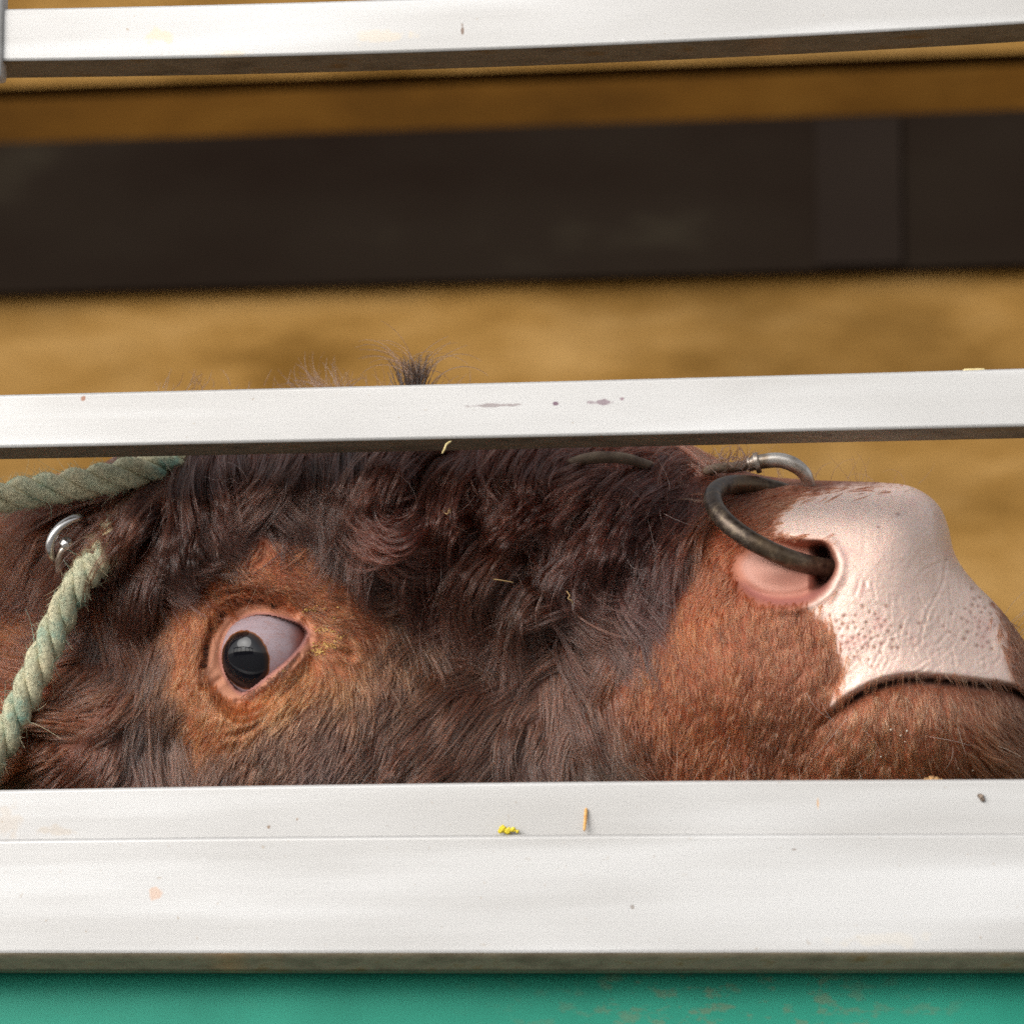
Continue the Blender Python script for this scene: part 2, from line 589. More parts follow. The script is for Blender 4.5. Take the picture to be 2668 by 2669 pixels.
# ------------------------------------------------------------------ the bull: head shape
CT = lambda X, Y, s=0.4661, x0=0, y0=1150: (x0 + X * s, y0 + Y * s)
OUT = catmull([(-900, 2400), (-900, 1340), (-600, 1350), (-300, 1345), (0, 1318), (150, 1275), (300, 1190), (450, 1110), (600, 1050), (800, 1040), (950, 1030),
               (1100, 1030), (1300, 1040), (1500, 1060), (1650, 1108), (1790, 1165), (1890, 1208), (1980, 1238), (2090, 1250), (2200, 1254), (2300, 1258),
               (2365, 1266), (2415, 1290), (2450, 1325), (2470, 1375), (2482, 1430), (2502, 1472), (2540, 1520), (2590, 1570), (2635, 1625), (2672, 1680),
               (2700, 1740), (2712, 1800), (2735, 1850), (2752, 1930), (2745, 2020), (2690, 2120), (2550, 2220), (2300, 2290), (1900, 2330), (1200, 2370),
               (600, 2420), (0, 2450)], 300, True)
CTRL = [(-850, 1850, 75), (-400, 1600, 70), (-400, 2000, 70), (0, 1480, 62), (60, 1750, 62), (-60, 2050, 60), (180, 1480, 66), (240, 1640, 74), (330, 1330, 112),
        (420, 1480, 112), (390, 1600, 84), (330, 1680, 78), (150, 1900, 86), (280, 1880, 96), (250, 2080, 92), (120, 2100, 70), (430, 1960, 92), (480, 1700, 108), (560, 1500, 116), (690, 1450, 121),
        (690, 1700, 117), (860, 1530, 116), (860, 1700, 108), (560, 1880, 114), (700, 1930, 115), (900, 1850, 108), (800, 2050, 112), (500, 2080, 102),
        (650, 1230, 118), (900, 1200, 120), (1150, 1250, 116), (1100, 1450, 110), (950, 1420, 116), (1120, 1620, 90), (1250, 1520, 92), (1100, 1800, 98), (1100, 2050, 102),
        (1350, 1300, 104), (1550, 1250, 98), (1450, 1450, 96), (1650, 1400, 94), (1380, 1750, 84), (1300, 1950, 92), (1480, 1650, 84), (1500, 1850, 92), (1480, 2050, 92), (1620, 1780, 104),
        (1700, 1600, 104), (1720, 1450, 100), (1850, 1360, 99), (1800, 1750, 114), (1900, 1950, 108), (1750, 2050, 104), (1950, 1650, 117), (2000, 1440, 110),
        (2130, 1350, 111), (2180, 1500, 116), (2130, 1700, 117), (2180, 1850, 114), (2300, 1380, 105), (2330, 1460, 107), (2330, 1560, 108), (2330, 1720, 108), (2450, 1680, 88), (2450, 1780, 92), (2570, 1720, 66),
        (2560, 1800, 72), (2300, 1950, 106), (2150, 2030, 108), (2300, 2060, 107), (2450, 2000, 98), (2600, 1930, 74), (2650, 2050, 60), (2300, 2180, 98), (1600, 2220, 90), (900, 2280, 92), (400, 2320, 84), (-300, 2320, 60)]
YMID = 0.178


def YM(x, y=0.0):
    """depth of the head's middle plane: the muzzle pokes towards the gap between the bars"""
    x, y = np.asarray(x, float), np.asarray(y, float)
    t = np.clip((x - 1450) / 800.0, 0, 1)
    q = np.clip((y - 1720) / 520.0, 0, 1)
    return YMID - 0.030 * t * t * (3 - 2 * t) * (1 - q * q * (3 - 2 * q))




def tps(ctrl, X, Y, smooth=0.002):
    C = np.array(ctrl, float)
    sc = 400.0
    P = C[:, :2] / sc
    U = lambda r2: 0.5 * r2 * np.log(r2 + 1e-12)
    r2 = ((P[:, None] - P[None]) ** 2).sum(-1)
    n = len(P)
    A = np.zeros((n + 3, n + 3))
    A[:n, :n] = U(r2) + np.eye(n) * smooth
    A[:n, n] = 1
    A[:n, n + 1:] = P
    A[n, :n] = 1
    A[n + 1:, :n] = P.T
    rhs = np.zeros(n + 3)
    rhs[:n] = C[:, 2]
    sol = np.linalg.solve(A, rhs)
    out = np.full(X.shape, sol[n]) + sol[n + 1] * X / sc + sol[n + 2] * Y / sc
    for k in range(n):
        out += sol[k] * U((X / sc - P[k, 0]) ** 2 + (Y / sc - P[k, 1]) ** 2)
    return out


GS = 3
GXN, GYN = np.arange(-912, 2790, GS), np.arange(960, 2472, GS)
GX, GY = np.meshgrid(GXN.astype(float), GYN.astype(float))
DOUT = sdf(OUT, GX, GY)
RIN = 260.0
fac = np.sqrt(np.clip(1 - (1 - np.clip(DOUT / RIN, 0, 1)) ** 2, 0, 1))
def blur(A, k, n=3):
    for _ in range(n):
        for ax in (0, 1):
            c = np.cumsum(np.concatenate([np.repeat(np.take(A, [0], ax), k + 1, ax), A, np.repeat(np.take(A, [-1], ax), k, ax)], ax), ax)
            m = A.shape[ax]
            A = (np.take(c, np.arange(2 * k + 1, 2 * k + 1 + m), ax) - np.take(c, np.arange(0, m), ax)) / (2 * k + 1)
    return A


fac = fac + (blur(fac, 13) - fac) * sstep(10, 90, DOUT)
H = fac * tps(CTRL, GX, GY)

# eye opening
E4 = lambda X, Y: (400 + X / 3.218, 1450 + Y / 3.218)
EYE = catmull([E4(*p) for p in ((580, 850), (600, 745), (650, 635), (720, 558), (800, 512), (900, 493), (1000, 501), (1100, 526), (1200, 562), (1264, 600), (1292, 648),
                                (1270, 712), (1228, 768), (1170, 832), (1080, 910), (980, 985), (900, 1050), (825, 1108), (762, 1138), (715, 1128), (665, 1078), (620, 1005), (592, 930))], 90, True)
EC, ER = np.array((692.0, 1704.0)), 133.0          # eyeball centre and radius in pixels
EYE_H = 86.0                                        # height of the eyeball's centre (mm)
ERM = ER * MM * 1000 * 1.02
re = np.hypot(GX - EC[0], GY - EC[1])
sph = EYE_H + np.sqrt(np.clip(ERM ** 2 - (np.minimum(re, ER * 0.99) * MM * 1000) ** 2, 0, None))
sph = np.maximum(sph, EYE_H + 8.0)
dE = -sdf(EYE, GX, GY)                              # positive outside the opening
lidt = 2.2 + 2.6 * np.exp(-((dE - 20) / 18.0) ** 2)
wl_ = 1 - sstep(14, 92, dE)
H = np.where(dE < 200, H * (1 - wl_) + (np.maximum(sph, EYE_H + 14) + lidt) * wl_, H)
H = np.where(dE < 0, sph - 2.2 - 5.0 * sstep(0, 10, -dE), H)
# creases round the eye
for pts, dep, wd in (([(430, 900), (445, 760), (490, 620), (570, 500), (690, 410), (830, 372), (950, 392), (1060, 445), (1180, 485)], 2.6, 8),
                     ([(540, 350), (640, 302), (780, 285), (900, 298), (1000, 338), (1100, 405)], 2.2, 6),
                     ([(700, 1215), (800, 1215), (900, 1160), (1020, 1060), (1130, 950), (1230, 830)], 1.4, 5),
                     ([(1240, 1010), (1120, 1130), (1010, 1240), (900, 1320), (790, 1365), (680, 1372)], 1.4, 5),
                     ([(1060, 1230), (960, 1330), (860, 1420), (740, 1490), (620, 1510)], 1.2, 6),
                     ([(560, 1030), (480, 1080), (400, 1090)], 1.2, 7), ([(1330, 690), (1480, 760), (1660, 830)], 1.6, 9)):
    d = seg_dist(catmull([E4(*p) for p in pts], 30), GX, GY, False)
    H -= dep * np.exp(-(d / wd) ** 2)
    H += dep * 0.45 * np.exp(-((d - wd * 2.4) / (wd * 1.3)) ** 2)

# nostril
C3 = lambda X, Y: (1768 + X * 0.4661, 1150 + Y * 0.4661)
NOS = catmull([C3(*p) for p in ((330, 640), (420, 575), (560, 552), (700, 560), (800, 568), (845, 600), (872, 650), (884, 700), (862, 765), (815, 825), (750, 870), (670, 897), (570, 903), (470, 885), (390, 840), (330, 770), (310, 700))], 70, True)
dN = sdf(NOS, GX, GY)
tx = np.clip((GX - C3(330, 0)[0]) / (C3(884, 0)[0] - C3(330, 0)[0]), 0, 1)
pit = 6 + 12 * tx + 38 * sstep(0.70, 0.95, tx) + 12 * np.exp(-((GY - C3(0, 585)[1]) / 26) ** 2) * sstep(0.3, 0.7, tx)
H -= (sstep(-28, 46, dN) * (1 - tx) + sstep(-7, 26, dN) * tx) * pit
H += 3.0 * np.exp(-((dN + 14) / 13.0) ** 2) * sstep(0.1, 0.6, tx)
# the wing of the nostril bulges inside its rim
H += 13 * np.exp(-(((GX - C3(540, 0)[0]) / 80) ** 2 + ((GY - C3(0, 690)[1]) / 50) ** 2)) * sstep(0, 26, dN)
H -= 4 * np.exp(-((dN - 8) / 16.0) ** 2) * sstep(C3(0, 760)[1], C3(0, 860)[1], GY)
# mouth
MOU = catmull([C3(*p) for p in ((560, 1740), (640, 1680), (720, 1628), (800, 1568), (860, 1508), (960, 1436), (1080, 1374), (1200, 1338), (1340, 1324), (1500, 1336), (1650, 1352), (1850, 1384), (1960, 1440), (2100, 1500))], 120)
my = np.interp(GX, MOU[:, 0], MOU[:, 1])
dm = GY - my
mf = sstep(2095, 2235, GX)
H -= mf * (10 * np.exp(-(dm / 11.0) ** 2))
H += mf * np.where(dm < 0, 4.0 * np.exp(-(dm / 45.0) ** 2), -7.0 * np.exp(-np.clip(dm, 0, None) / 80.0))
H += mf * 6.0 * np.exp(-((dm - 120) / 95.0) ** 2)

# bare pink nose pad
PAD = catmull([C3(*p) for p in ((548, 470), (600, 380), (690, 312), (850, 275), (1000, 258), (1150, 250), (1240, 240), (1420, 225), (1700, 300), (1720, 700), (1762, 862), (1785, 950), (1822, 1100), (1842, 1250), (1866, 1345),
                                (1700, 1345), (1500, 1326), (1340, 1316), (1190, 1328), (1060, 1368), (940, 1436), (838, 1522), (852, 1420), (895, 1330), (918, 1250), (885, 1150), (850, 1060), (800, 985), (735, 925),
                                (800, 862), (868, 770), (892, 690), (858, 585), (825, 548), (700, 540), (590, 520))], 160, True)
dP = sdf(PAD, GX, GY)

# lumps under the long curls
LONG = np.zeros_like(GX)
LREG = catmull([(215, 1190), (200, 1500), (330, 1570), (420, 1530), (490, 1430), (600, 1350), (720, 1310), (860, 1340), (990, 1440), (1150, 1500), (1400, 1570), (1540, 1580), (1660, 1500), (1830, 1340), (1900, 1250), (1750, 1130), (1500, 1040), (1100, 960), (600, 1020)], 90, True)
dL = sdf(LREG, GX, GY)
LONG = sstep(-50, 30, dL)
H += LONG * fac * (4.5 * vnoise(GX, GY, 95, 3) + 2.5 * vnoise(GX, GY, 45, 4))
H += (1 - LONG) * fac * (1.2 * vnoise(GX, GY, 120, 5)) * sstep(0, 60, -dP) * sstep(60, 160, dE)
# wrinkles of the pad
padw = sstep(-4, 20, dP)
H += padw * (0.35 * vnoise(GX, GY * 0.8, 24, 8) + 0.25 * vnoise(GX, GY, 11, 9))
wr = np.random.default_rng(17)
WRK = []
for _ in range(46):
    x, y = wr.uniform(930, 1800), wr.uniform(620, 1260)
    a = math.radians(92 + (1350 - x) * 0.05 + wr.normal(0, 22))
    n_, L_ = 6, wr.uniform(50, 190)
    pts, bend = [], wr.normal(0, 0.16)
    for k in range(n_):
        pts.append((x, y))
        x += math.cos(a) * L_ / n_
        y += math.sin(a) * L_ / n_
        a += bend + wr.normal(0, 0.13)
    WRK.append((pts, wr.uniform(0.18, 0.5)))
for _ in range(22):
    x, y = wr.uniform(900, 1700), wr.uniform(1080, 1330)
    a = math.radians(-38 + wr.normal(0, 14))
    WRK.append(([(x, y), (x + 35 * math.cos(a), y + 35 * math.sin(a) + wr.normal(0, 5)), (x + 80 * math.cos(a), y + 80 * math.sin(a) + wr.normal(0, 8))], wr.uniform(0.2, 0.5)))
for pts, dp_ in WRK + [([(1490, 650), (1480, 780), (1425, 890), (1375, 1000), (1350, 1120)], 0.7), ([(1350, 730), (1420, 695), (1490, 665)], 0.4)]:
    q = catmull([C3(*p) for p in pts], 14)
    x0_, x1_ = q[:, 0].min() - 25, q[:, 0].max() + 25
    y0_, y1_ = q[:, 1].min() - 25, q[:, 1].max() + 25
    sl = (slice(max(0, int((y0_ - GYN[0]) / GS)), int((y1_ - GYN[0]) / GS)), slice(max(0, int((x0_ - GXN[0]) / GS)), int((x1_ - GXN[0]) / GS)))
    d = seg_dist(q, GX[sl], GY[sl], False) + 3 * np.abs(vnoise(GX[sl], GY[sl], 14, 40))
    H[sl] -= padw[sl] * dp_ * (np.exp(-(d / 4.2) ** 2) - 0.45 * np.exp(-((d - 9) / 5.0) ** 2))
# pores near the lip
prg = np.random.default_rng(5)
PORES = []
for _ in range(900):
    if prg.random() < 0.62: x, y = prg.normal(1020, 105), prg.normal(1090, 70)
    else: x, y = prg.normal(1680, 75), prg.normal(1010, 75)
    q = C3(x, y)
    if all((q[0] - a) ** 2 + (q[1] - c) ** 2 > 15 ** 2 for a, c, _ in PORES): PORES.append((q[0], q[1], prg.uniform(3.5, 5.5)))
    if len(PORES) > 95: break
POREM = np.zeros_like(GX)
for (x, y, r_) in PORES:
    i0, i1 = int((x - GXN[0]) / GS) - 5, int((x - GXN[0]) / GS) + 7
    j0, j1 = int((y - GYN[0]) / GS) - 5, int((y - GYN[0]) / GS) + 7
    if i0 < 0 or j0 < 0: continue
    sl = (slice(j0, j1), slice(i0, i1))
    if GX[sl].size == 0: continue
    POREM[sl] = np.maximum(POREM[sl], np.exp(-(((GX[sl] - x) ** 2 + (GY[sl] - y) ** 2) / r_ ** 2)))
POREM *= sstep(0, 8, dP)
H -= 0.8 * POREM


def samp(A, x, y):
    u = np.clip((x - GXN[0]) / GS, 0, A.shape[1] - 1.001)
    t = np.clip((y - GYN[0]) / GS, 0, A.shape[0] - 1.001)
    i, j = u.astype(int), t.astype(int)
    fu, ft = u - i, t - j
    return (A[j, i] * (1 - fu) + A[j, i + 1] * fu) * (1 - ft) + (A[j + 1, i] * (1 - fu) + A[j + 1, i + 1] * fu) * ft


def idw(ctrl, X, Y, p=3.0, soft=40.0):
    C = np.array(ctrl, float)
    num = np.zeros(X.shape + (C.shape[1] - 2,))
    den = np.zeros(X.shape)
    for c in C:
        wgt = 1.0 / ((X - c[0]) ** 2 + (Y - c[1]) ** 2 + soft ** 2) ** (p / 2)
        num += wgt[..., None] * c[2:]
        den += wgt
    return num / den[..., None]


# coat colours (sRGB), with some shade and light painted in, at photo pixels
CC = [(0, 1450, 112, 62, 34), (60, 1700, 116, 62, 36), (-300, 1700, 112, 62, 36), (160, 1500, 96, 52, 34), (150, 1880, 118, 68, 48), (90, 1845, 140, 76, 48), (240, 1790, 112, 66, 48), (250, 2000, 110, 68, 54), (400, 1950, 84, 60, 54), (30, 2060, 120, 100, 82),
      (330, 1660, 66, 46, 40), (350, 1320, 92, 54, 42), (450, 1430, 78, 54, 50), (600, 1280, 84, 52, 44), (850, 1280, 84, 58, 52), (700, 1380, 72, 52, 48), (1000, 1320, 92, 52, 42), (1150, 1380, 84, 46, 38), (1300, 1250, 96, 56, 46),  # first entry darkened: shade of the hollow behind the eye, in the coat colour
      (1000, 1500, 74, 48, 42), (1250, 1480, 88, 56, 46), (1500, 1300, 92, 54, 46), (1650, 1480, 78, 54, 52), (1750, 1350, 80, 48, 44), (1600, 1600, 80, 58, 54), (1400, 1620, 88, 58, 48), (1150, 1700, 98, 64, 48), (1250, 1820, 94, 62, 50),
      (560, 1540, 150, 86, 54), (700, 1500, 160, 92, 58), (820, 1560, 158, 94, 60), (900, 1640, 156, 94, 60), (480, 1640, 156, 90, 54), (500, 1800, 178, 112, 72), (600, 1880, 182, 118, 78), (760, 1820, 184, 120, 76), (900, 1750, 176, 112, 72),
      (640, 1965, 108, 74, 60), (520, 2000, 96, 66, 54), (800, 1880, 118, 82, 66), (950, 1780, 124, 84, 64), (1010, 1690, 112, 74, 52), (440, 1860, 92, 64, 52), (430, 1700, 84, 56, 46), (700, 1960, 104, 74, 62), (850, 1920, 96, 68, 60), (850, 2020, 82, 60, 56), (600, 2040, 88, 64, 56), (1000, 1800, 106, 72, 58), (1050, 1950, 96, 62, 50), (1250, 2030, 86, 58, 48),
      (1030, 1640, 104, 68, 48), (1480, 1800, 88, 58, 48), (1420, 1980, 88, 60, 50), (1560, 1700, 108, 70, 56), (1560, 2030, 84, 62, 52), (1680, 1750, 160, 90, 60), (1800, 1600, 160, 86, 54), (1900, 1700, 168, 98, 68), (1850, 1900, 158, 88, 56),
      (2000, 1750, 160, 98, 72), (1900, 1400, 160, 90, 62), (2050, 1330, 170, 106, 78), (1720, 2040, 132, 74, 50), (2050, 1900, 136, 84, 60), (2300, 1940, 200, 126, 94), (2200, 2040, 194, 118, 86), (2150, 1960, 186, 116, 86), (2500, 1900, 172, 106, 78), (2400, 2060, 176, 108, 78), (2560, 2050, 128, 82, 58),  # chin and lower lip lightened in colour to offset their shade
      (2660, 1950, 112, 76, 60), (2640, 1720, 120, 76, 58), (2150, 1240, 120, 66, 46), (1950, 1235, 110, 60, 44)]
# coat direction (deg, 0 = right, 90 = down), length px, curl deg, lift mm, clump 0..1
FC = [(-200, 1500, 175, 120, 20, 4, .4), (0, 1450, 180, 120, 20, 4, .4), (60, 1700, 190, 120, 20, 4, .4), (150, 1600, 170, 120, 10, 4, .4), (120, 1850, 178, 170, -25, 26, .9), (190, 1840, 176, 200, -12, 28, .9), (250, 1790, 160, 170, -30, 9, .7), (250, 1980, 115, 170, 30, 8, .7),
      (420, 1950, 100, 170, -30, 7, .7), (330, 1680, 150, 150, -30, 6, .6), (30, 2060, 120, 130, 20, 5, .8),
      (330, 1290, 150, 260, -60, 16, .85), (300, 1400, 120, 270, -70, 20, .85), (430, 1420, 95, 270, -85, 20, .85), (560, 1290, 165, 260, -100, 16, .85), (620, 1420, 140, 240, -110, 12, .8), (760, 1230, 110, 260, 70, 12, .8), (840, 1250, 80, 250, 60, 10, .6),
      (820, 1380, 150, 230, 60, 12, .85), (1000, 1250, 160, 250, -170, 20, .9), (1000, 1420, 110, 250, -170, 20, .9), (1120, 1330, 60, 230, 160, 20, .9), (1250, 1220, 170, 250, -120, 18, .85), (1250, 1380, 150, 240, -130, 18, .85),
      (1420, 1280, 155, 250, -110, 18, .85), (1560, 1230, 165, 260, -100, 18, .85), (1600, 1420, 150, 260, -130, 20, .9), (1700, 1330, 160, 250, -90, 16, .85), (1800, 1280, 165, 230, -80, 14, .85), (1580, 1560, 150, 230, -165, 18, .95), (1460, 1520, 120, 230, -150, 16, .9),
      (1330, 1530, 145, 200, -60, 12, .75), (1120, 1560, 160, 200, 60, 10, .75), (1300, 1640, 155, 180, 70, 9, .7), (1000, 1560, 20, 120, 30, 5, .6),
      (430, 1500, 70, 110, -60, 8, .7), (470, 1440, 50, 130, -60, 10, .7), (540, 1370, 25, 150, -50, 10, .7), (640, 1320, 15, 170, -60, 10, .7), (760, 1300, 20, 170, -60, 9, .7), (870, 1350, 35, 160, -60, 9, .7), (600, 1500, 10, 70, 10, 2.0, .45), (760, 1490, 20, 70, 10, 2.0, .4), (900, 1600, 20, 90, 10, 2.5, .4), (880, 1680, 30, 60, 10, 1.5, .35), (480, 1620, 100, 55, 10, 2.0, .4), (480, 1800, 95, 55, 10, 1.5, .4), (560, 1900, 110, 50, 10, 1.5, .35),
      (720, 1900, 115, 50, 8, 1.8, .4), (820, 1800, 125, 45, 8, 1.6, .4), (960, 1720, 60, 70, 30, 2.5, .4), (700, 2020, 112, 75, 10, 2.5, .5), (850, 1980, 118, 75, 10, 2.5, .5), (520, 2040, 95, 110, 10, 4, .6), (1000, 1780, 75, 100, 50, 4, .5),
      (1000, 1950, 130, 130, -30, 6, .65), (1150, 1800, 125, 140, 40, 5, .6), (1200, 1950, 142, 180, -40, 8, .75), (1350, 1850, 135, 180, -40, 7, .7), (1350, 1720, 140, 160, 50, 7, .7), (1150, 1680, 20, 130, 50, 5, .6), (1100, 2080, 135, 150, -30, 6, .7),
      (1600, 1690, 128, 190, -35, 8, .7), (1480, 1850, 108, 200, -45, 8, .7), (1480, 2000, 75, 180, -35, 6, .6), (1620, 1980, 60, 120, -10, 4, .5), (1700, 1600, 80, 50, 15, 2.0, .5), (1680, 1800, 90, 60, 10, 2.2, .5), (1850, 1700, 75, 48, 10, 2, .5),
      (1870, 1850, 95, 60, 0, 2.2, .5), (1800, 2020, 95, 70, 0, 2.6, .5), (2050, 1700, 88, 36, 0, 1.6, .4), (2080, 1850, 100, 45, 0, 1.8, .4), (1800, 1520, 110, 45, 10, 1.6, .5), (1950, 1400, 140, 40, 0, 1.5, .4), (2080, 1310, 160, 40, 0, 1.5, .4), (2100, 1240, 165, 50, 0, 3, .4),
      (2200, 1980, 100, 55, 0, 2, .45), (2400, 1900, 85, 55, 0, 2, .45), (2400, 2030, 70, 60, 0, 2.5, .5), (2600, 1950, 45, 75, 0, 3, .5), (2650, 1780, 60, 50, 0, 2, .4), (1920, 1230, 170, 90, -40, 6, .6)]

# short orange coat round the eye
EPATCH = catmull([(700, 1400), (606, 1453), (490, 1570), (466, 1616), (464, 1733), (488, 1850), (503, 1942), (560, 1950), (652, 1905), (746, 1850), (886, 1745), (950, 1690), (985, 1620), (945, 1560), (850, 1460), (780, 1415)], 70, True)
dEP = sdf(EPATCH, GX, GY)
EPM = sstep(-26, 12, dEP + 14 * vnoise(GX, GY, 40, 61))
# vertex colours of the skin under the coat
csub = idw(CC, GX[::4, ::4], GY[::4, ::4], 4.0, 30.0)
cg = np.empty(GX.shape + (3,))
ii = np.minimum(np.arange(GX.shape[1]) / 4.0, csub.shape[1] - 1.001)
jj = np.minimum(np.arange(GX.shape[0]) / 4.0, csub.shape[0] - 1.001)
i0, j0 = ii.astype(int), jj.astype(int)
fi, fj = (ii - i0)[None, :, None], (jj - j0)[:, None, None]
cg = (csub[j0][:, i0] * (1 - fi) + csub[j0][:, i0 + 1] * fi) * (1 - fj) + (csub[j0 + 1][:, i0] * (1 - fi) + csub[j0 + 1][:, i0 + 1] * fi) * fj


def lina(c):
    c = np.asarray(c, float) / 255.0
    return np.where(c <= 0.04045, c / 12.92, ((c + 0.055) / 1.055) ** 2.4)


OR = [(700, 1420, 148, 84, 52), (560, 1540, 158, 90, 52), (700, 1500, 164, 94, 58), (820, 1540, 166, 98, 60), (930, 1620, 160, 98, 66), (470, 1650, 160, 92, 52), (500, 1800, 186, 118, 76), (580, 1880, 190, 124, 80), (760, 1820, 190, 124, 78), (900, 1720, 182, 116, 76), (540, 1940, 166, 100, 60), (850, 1650, 176, 110, 70), (960, 1560, 140, 84, 56)]
_e = idw(OR, GX, GY, 3.0, 30.0)
cg = cg * (1 - EPM[..., None]) + _e * EPM[..., None] * np.array((0.94, 0.90, 0.92))
CL = lina(cg)                                        # coat colour, linear
SK = CL * 0.80  # coat colour darkened for the shade under the hair
def blend(mask, rgb):
    global SK
    SK = SK * (1 - mask[..., None]) + lina(rgb) * mask[..., None]
LW = 24 + 30 * sstep(-0.35, 0.75, (-(GX - EC[0]) * 0.80 - (GY - EC[1]) * 0.60) / (re + 1))
lidm = 1 - sstep(LW - 4, LW + 9, dE + 4 * vnoise(GX, GY, 14, 21))
blend(lidm * 0.92, (184, 126, 98))
blend((1 - sstep(3, 14, dE)) * 0.8, (150, 96, 88))
blend((1 - sstep(-2, 3, dE)), (120, 82, 78))
blend(sstep(-24, 18, dP + 6 * vnoise(GX, GY, 30, 22) + 4 * vnoise(GX, GY, 9, 24)), (242, 210, 194))
blend(sstep(-20, 8, dN + 6 * vnoise(GX, GY, 18, 23)) * (1 - sstep(-6, 6, dP)), (172, 108, 84))
blend(sstep(4, 34, dN) * (1 - 0.6 * tx), (196, 146, 130))
blend(np.exp(-((dN - 4) / 13.0) ** 2) * sstep(C3(0, 740)[1], C3(0, 850)[1], GY) * 0.7, (150, 92, 88))  # purple lower rim: damp skin, with the fold's shade painted in
blend(sstep(-4, 10, dN) * sstep(0.70, 0.98, tx), (70, 34, 30))  # deep end of the nostril darkened, its shade put into the colour
blend(POREM * 0.75, (150, 96, 72))
blend(padw * sstep(0.35, 0.8, vnoise(GX, GY, 46, 25)) * 0.4, (226, 176, 166))
for (x, y, r_) in ((1225, 408, 7), (1115, 480, 4), (1495, 662, 4), (1700, 350, 4)):
    q = C3(x, y)
    blend(np.exp(-(((GX - q[0]) / r_) ** 2 + ((GY - q[1]) / (r_ * .7)) ** 2)) * 0.7, (120, 70, 62))
blend((1 - sstep(4, 16, np.abs(dm - 4))) * mf * 0.85, (92, 60, 46))
NOHAIR = np.maximum.reduce([sstep(-34, -22, dN) * sstep(0.55, 0.75, tx), sstep(-26, 26, dP + 6 * vnoise(GX, GY, 30, 22)), sstep(-16, 4, dN + 7 * vnoise(GX, GY, 18, 23)), 1 - sstep(LW - 9, LW + 6, dE + 4 * vnoise(GX, GY, 14, 21)), (1 - sstep(9, 17, np.abs(dm - 4))) * mf])

# ---- mesh: near side from the height field, far side mirrored, one closed body
keep = DOUT > 0
cell = keep[:-1, :-1] | keep[1:, :-1] | keep[:-1, 1:] | keep[1:, 1:]
used = np.zeros_like(keep)
used[:-1, :-1] |= cell; used[1:, :-1] |= cell; used[:-1, 1:] |= cell; used[1:, 1:] |= cell
gyd, gxd = np.gradient(DOUT, GS)
gl = np.hypot(gxd, gyd) + 1e-9
out_ = used & ~keep
PX, PY = GX.copy(), GY.copy()
PX[out_] -= (DOUT * gxd / gl)[out_]
PY[out_] -= (DOUT * gyd / gl)[out_]
H[out_] = 0.0
idf = -np.ones(GX.shape, int)
nf = int(used.sum())
idf[used] = np.arange(nf)
rim = out_
idb = idf.copy()
inner = used & ~rim
idb[inner] = nf + np.arange(int(inner.sum()))
Vf = at(PX[used], PY[used], YM(PX[used], PY[used]) - H[used] / 1000.0)
Vb = at(PX[inner], PY[inner], YM(PX[inner], PY[inner]) + (fac * 112.0)[inner] / 1000.0)
cj, ci = np.nonzero(cell)
Ff = np.stack([idf[cj, ci], idf[cj + 1, ci], idf[cj + 1, ci + 1], idf[cj, ci + 1]], -1)
Fb = np.stack([idb[cj, ci], idb[cj, ci + 1], idb[cj + 1, ci + 1], idb[cj + 1, ci]], -1)
okb = ~((rim[cj, ci]) & (rim[cj + 1, ci]) & (rim[cj + 1, ci + 1]) & (rim[cj, ci + 1]))
me = mesh_np("body", np.vstack([Vf, Vb]), np.vstack([Ff[okb], Fb[okb]]))
ca = me.color_attributes.new("skin", 'FLOAT_COLOR', 'POINT')
c4 = np.ones((len(me.vertices), 4), np.float32)
c4[:nf, :3] = SK[used]
c4[nf:, :3] = SK[inner]
ca.data.foreach_set("color", c4.ravel())
pm = me.attributes.new("bare", 'FLOAT', 'POINT')
bare = np.zeros(len(me.vertices), np.float32)
bare[:nf] = padw[used]
pm.data.foreach_set("value", bare)

mt = Mat("bull_skin")
at_ = mt.node("ShaderNodeAttribute", attribute_name="skin")
ab = mt.node("ShaderNodeAttribute", attribute_name="bare")
n1 = mt.noise(700, mt.coord(), 3, 0.6)
mt.set("Base Color", mt.mix(0.1, at_.outputs["Color"], mt.mix(mt.ramp(n1, [(0.3, 0.0), (0.7, 1.0)]), (0.35, 0.33, 0.32), (0.75, 0.72, 0.70)), 'OVERLAY'))
mt.set("Roughness", mt.ramp(ab.outputs["Fac"], [(0.0, 0.75), (1.0, 0.34)]))
mt.set("Coat Weight", mt.math('MULTIPLY', ab.outputs["Fac"], 0.35))
mt.set("Coat Roughness", 0.28)
mt.set("Subsurface Weight", mt.math('MULTIPLY', ab.outputs["Fac"], 0.25))
mt.set("Subsurface Radius", (0.006, 0.0025, 0.0015))
mt.set("Subsurface Scale", 1.0)
vo = mt.node("ShaderNodeTexVoronoi", feature='DISTANCE_TO_EDGE')
vo.inputs["Scale"].default_value = 190
wv = mt.node("ShaderNodeVectorMath", operation='ADD')
nz = mt.node("ShaderNodeTexNoise")
nz.inputs["Scale"].default_value = 90
mv = mt.node("ShaderNodeVectorMath", operation='SCALE')
mv.inputs["Scale"].default_value = 0.012
mt.l.new(nz.outputs["Color"], mv.inputs[0])
mt.l.new(mt.coord(), wv.inputs[0])
mt.l.new(mv.outputs[0], wv.inputs[1])
mt.l.new(wv.outputs[0], vo.inputs["Vector"])
hh = mt.math('MULTIPLY', mt.math('MINIMUM', vo.outputs["Distance"], 0.12), ab.outputs["Fac"])
hh = mt.math('ADD', mt.math('MULTIPLY', hh, 5.0), mt.math('MULTIPLY', n1, 0.25))
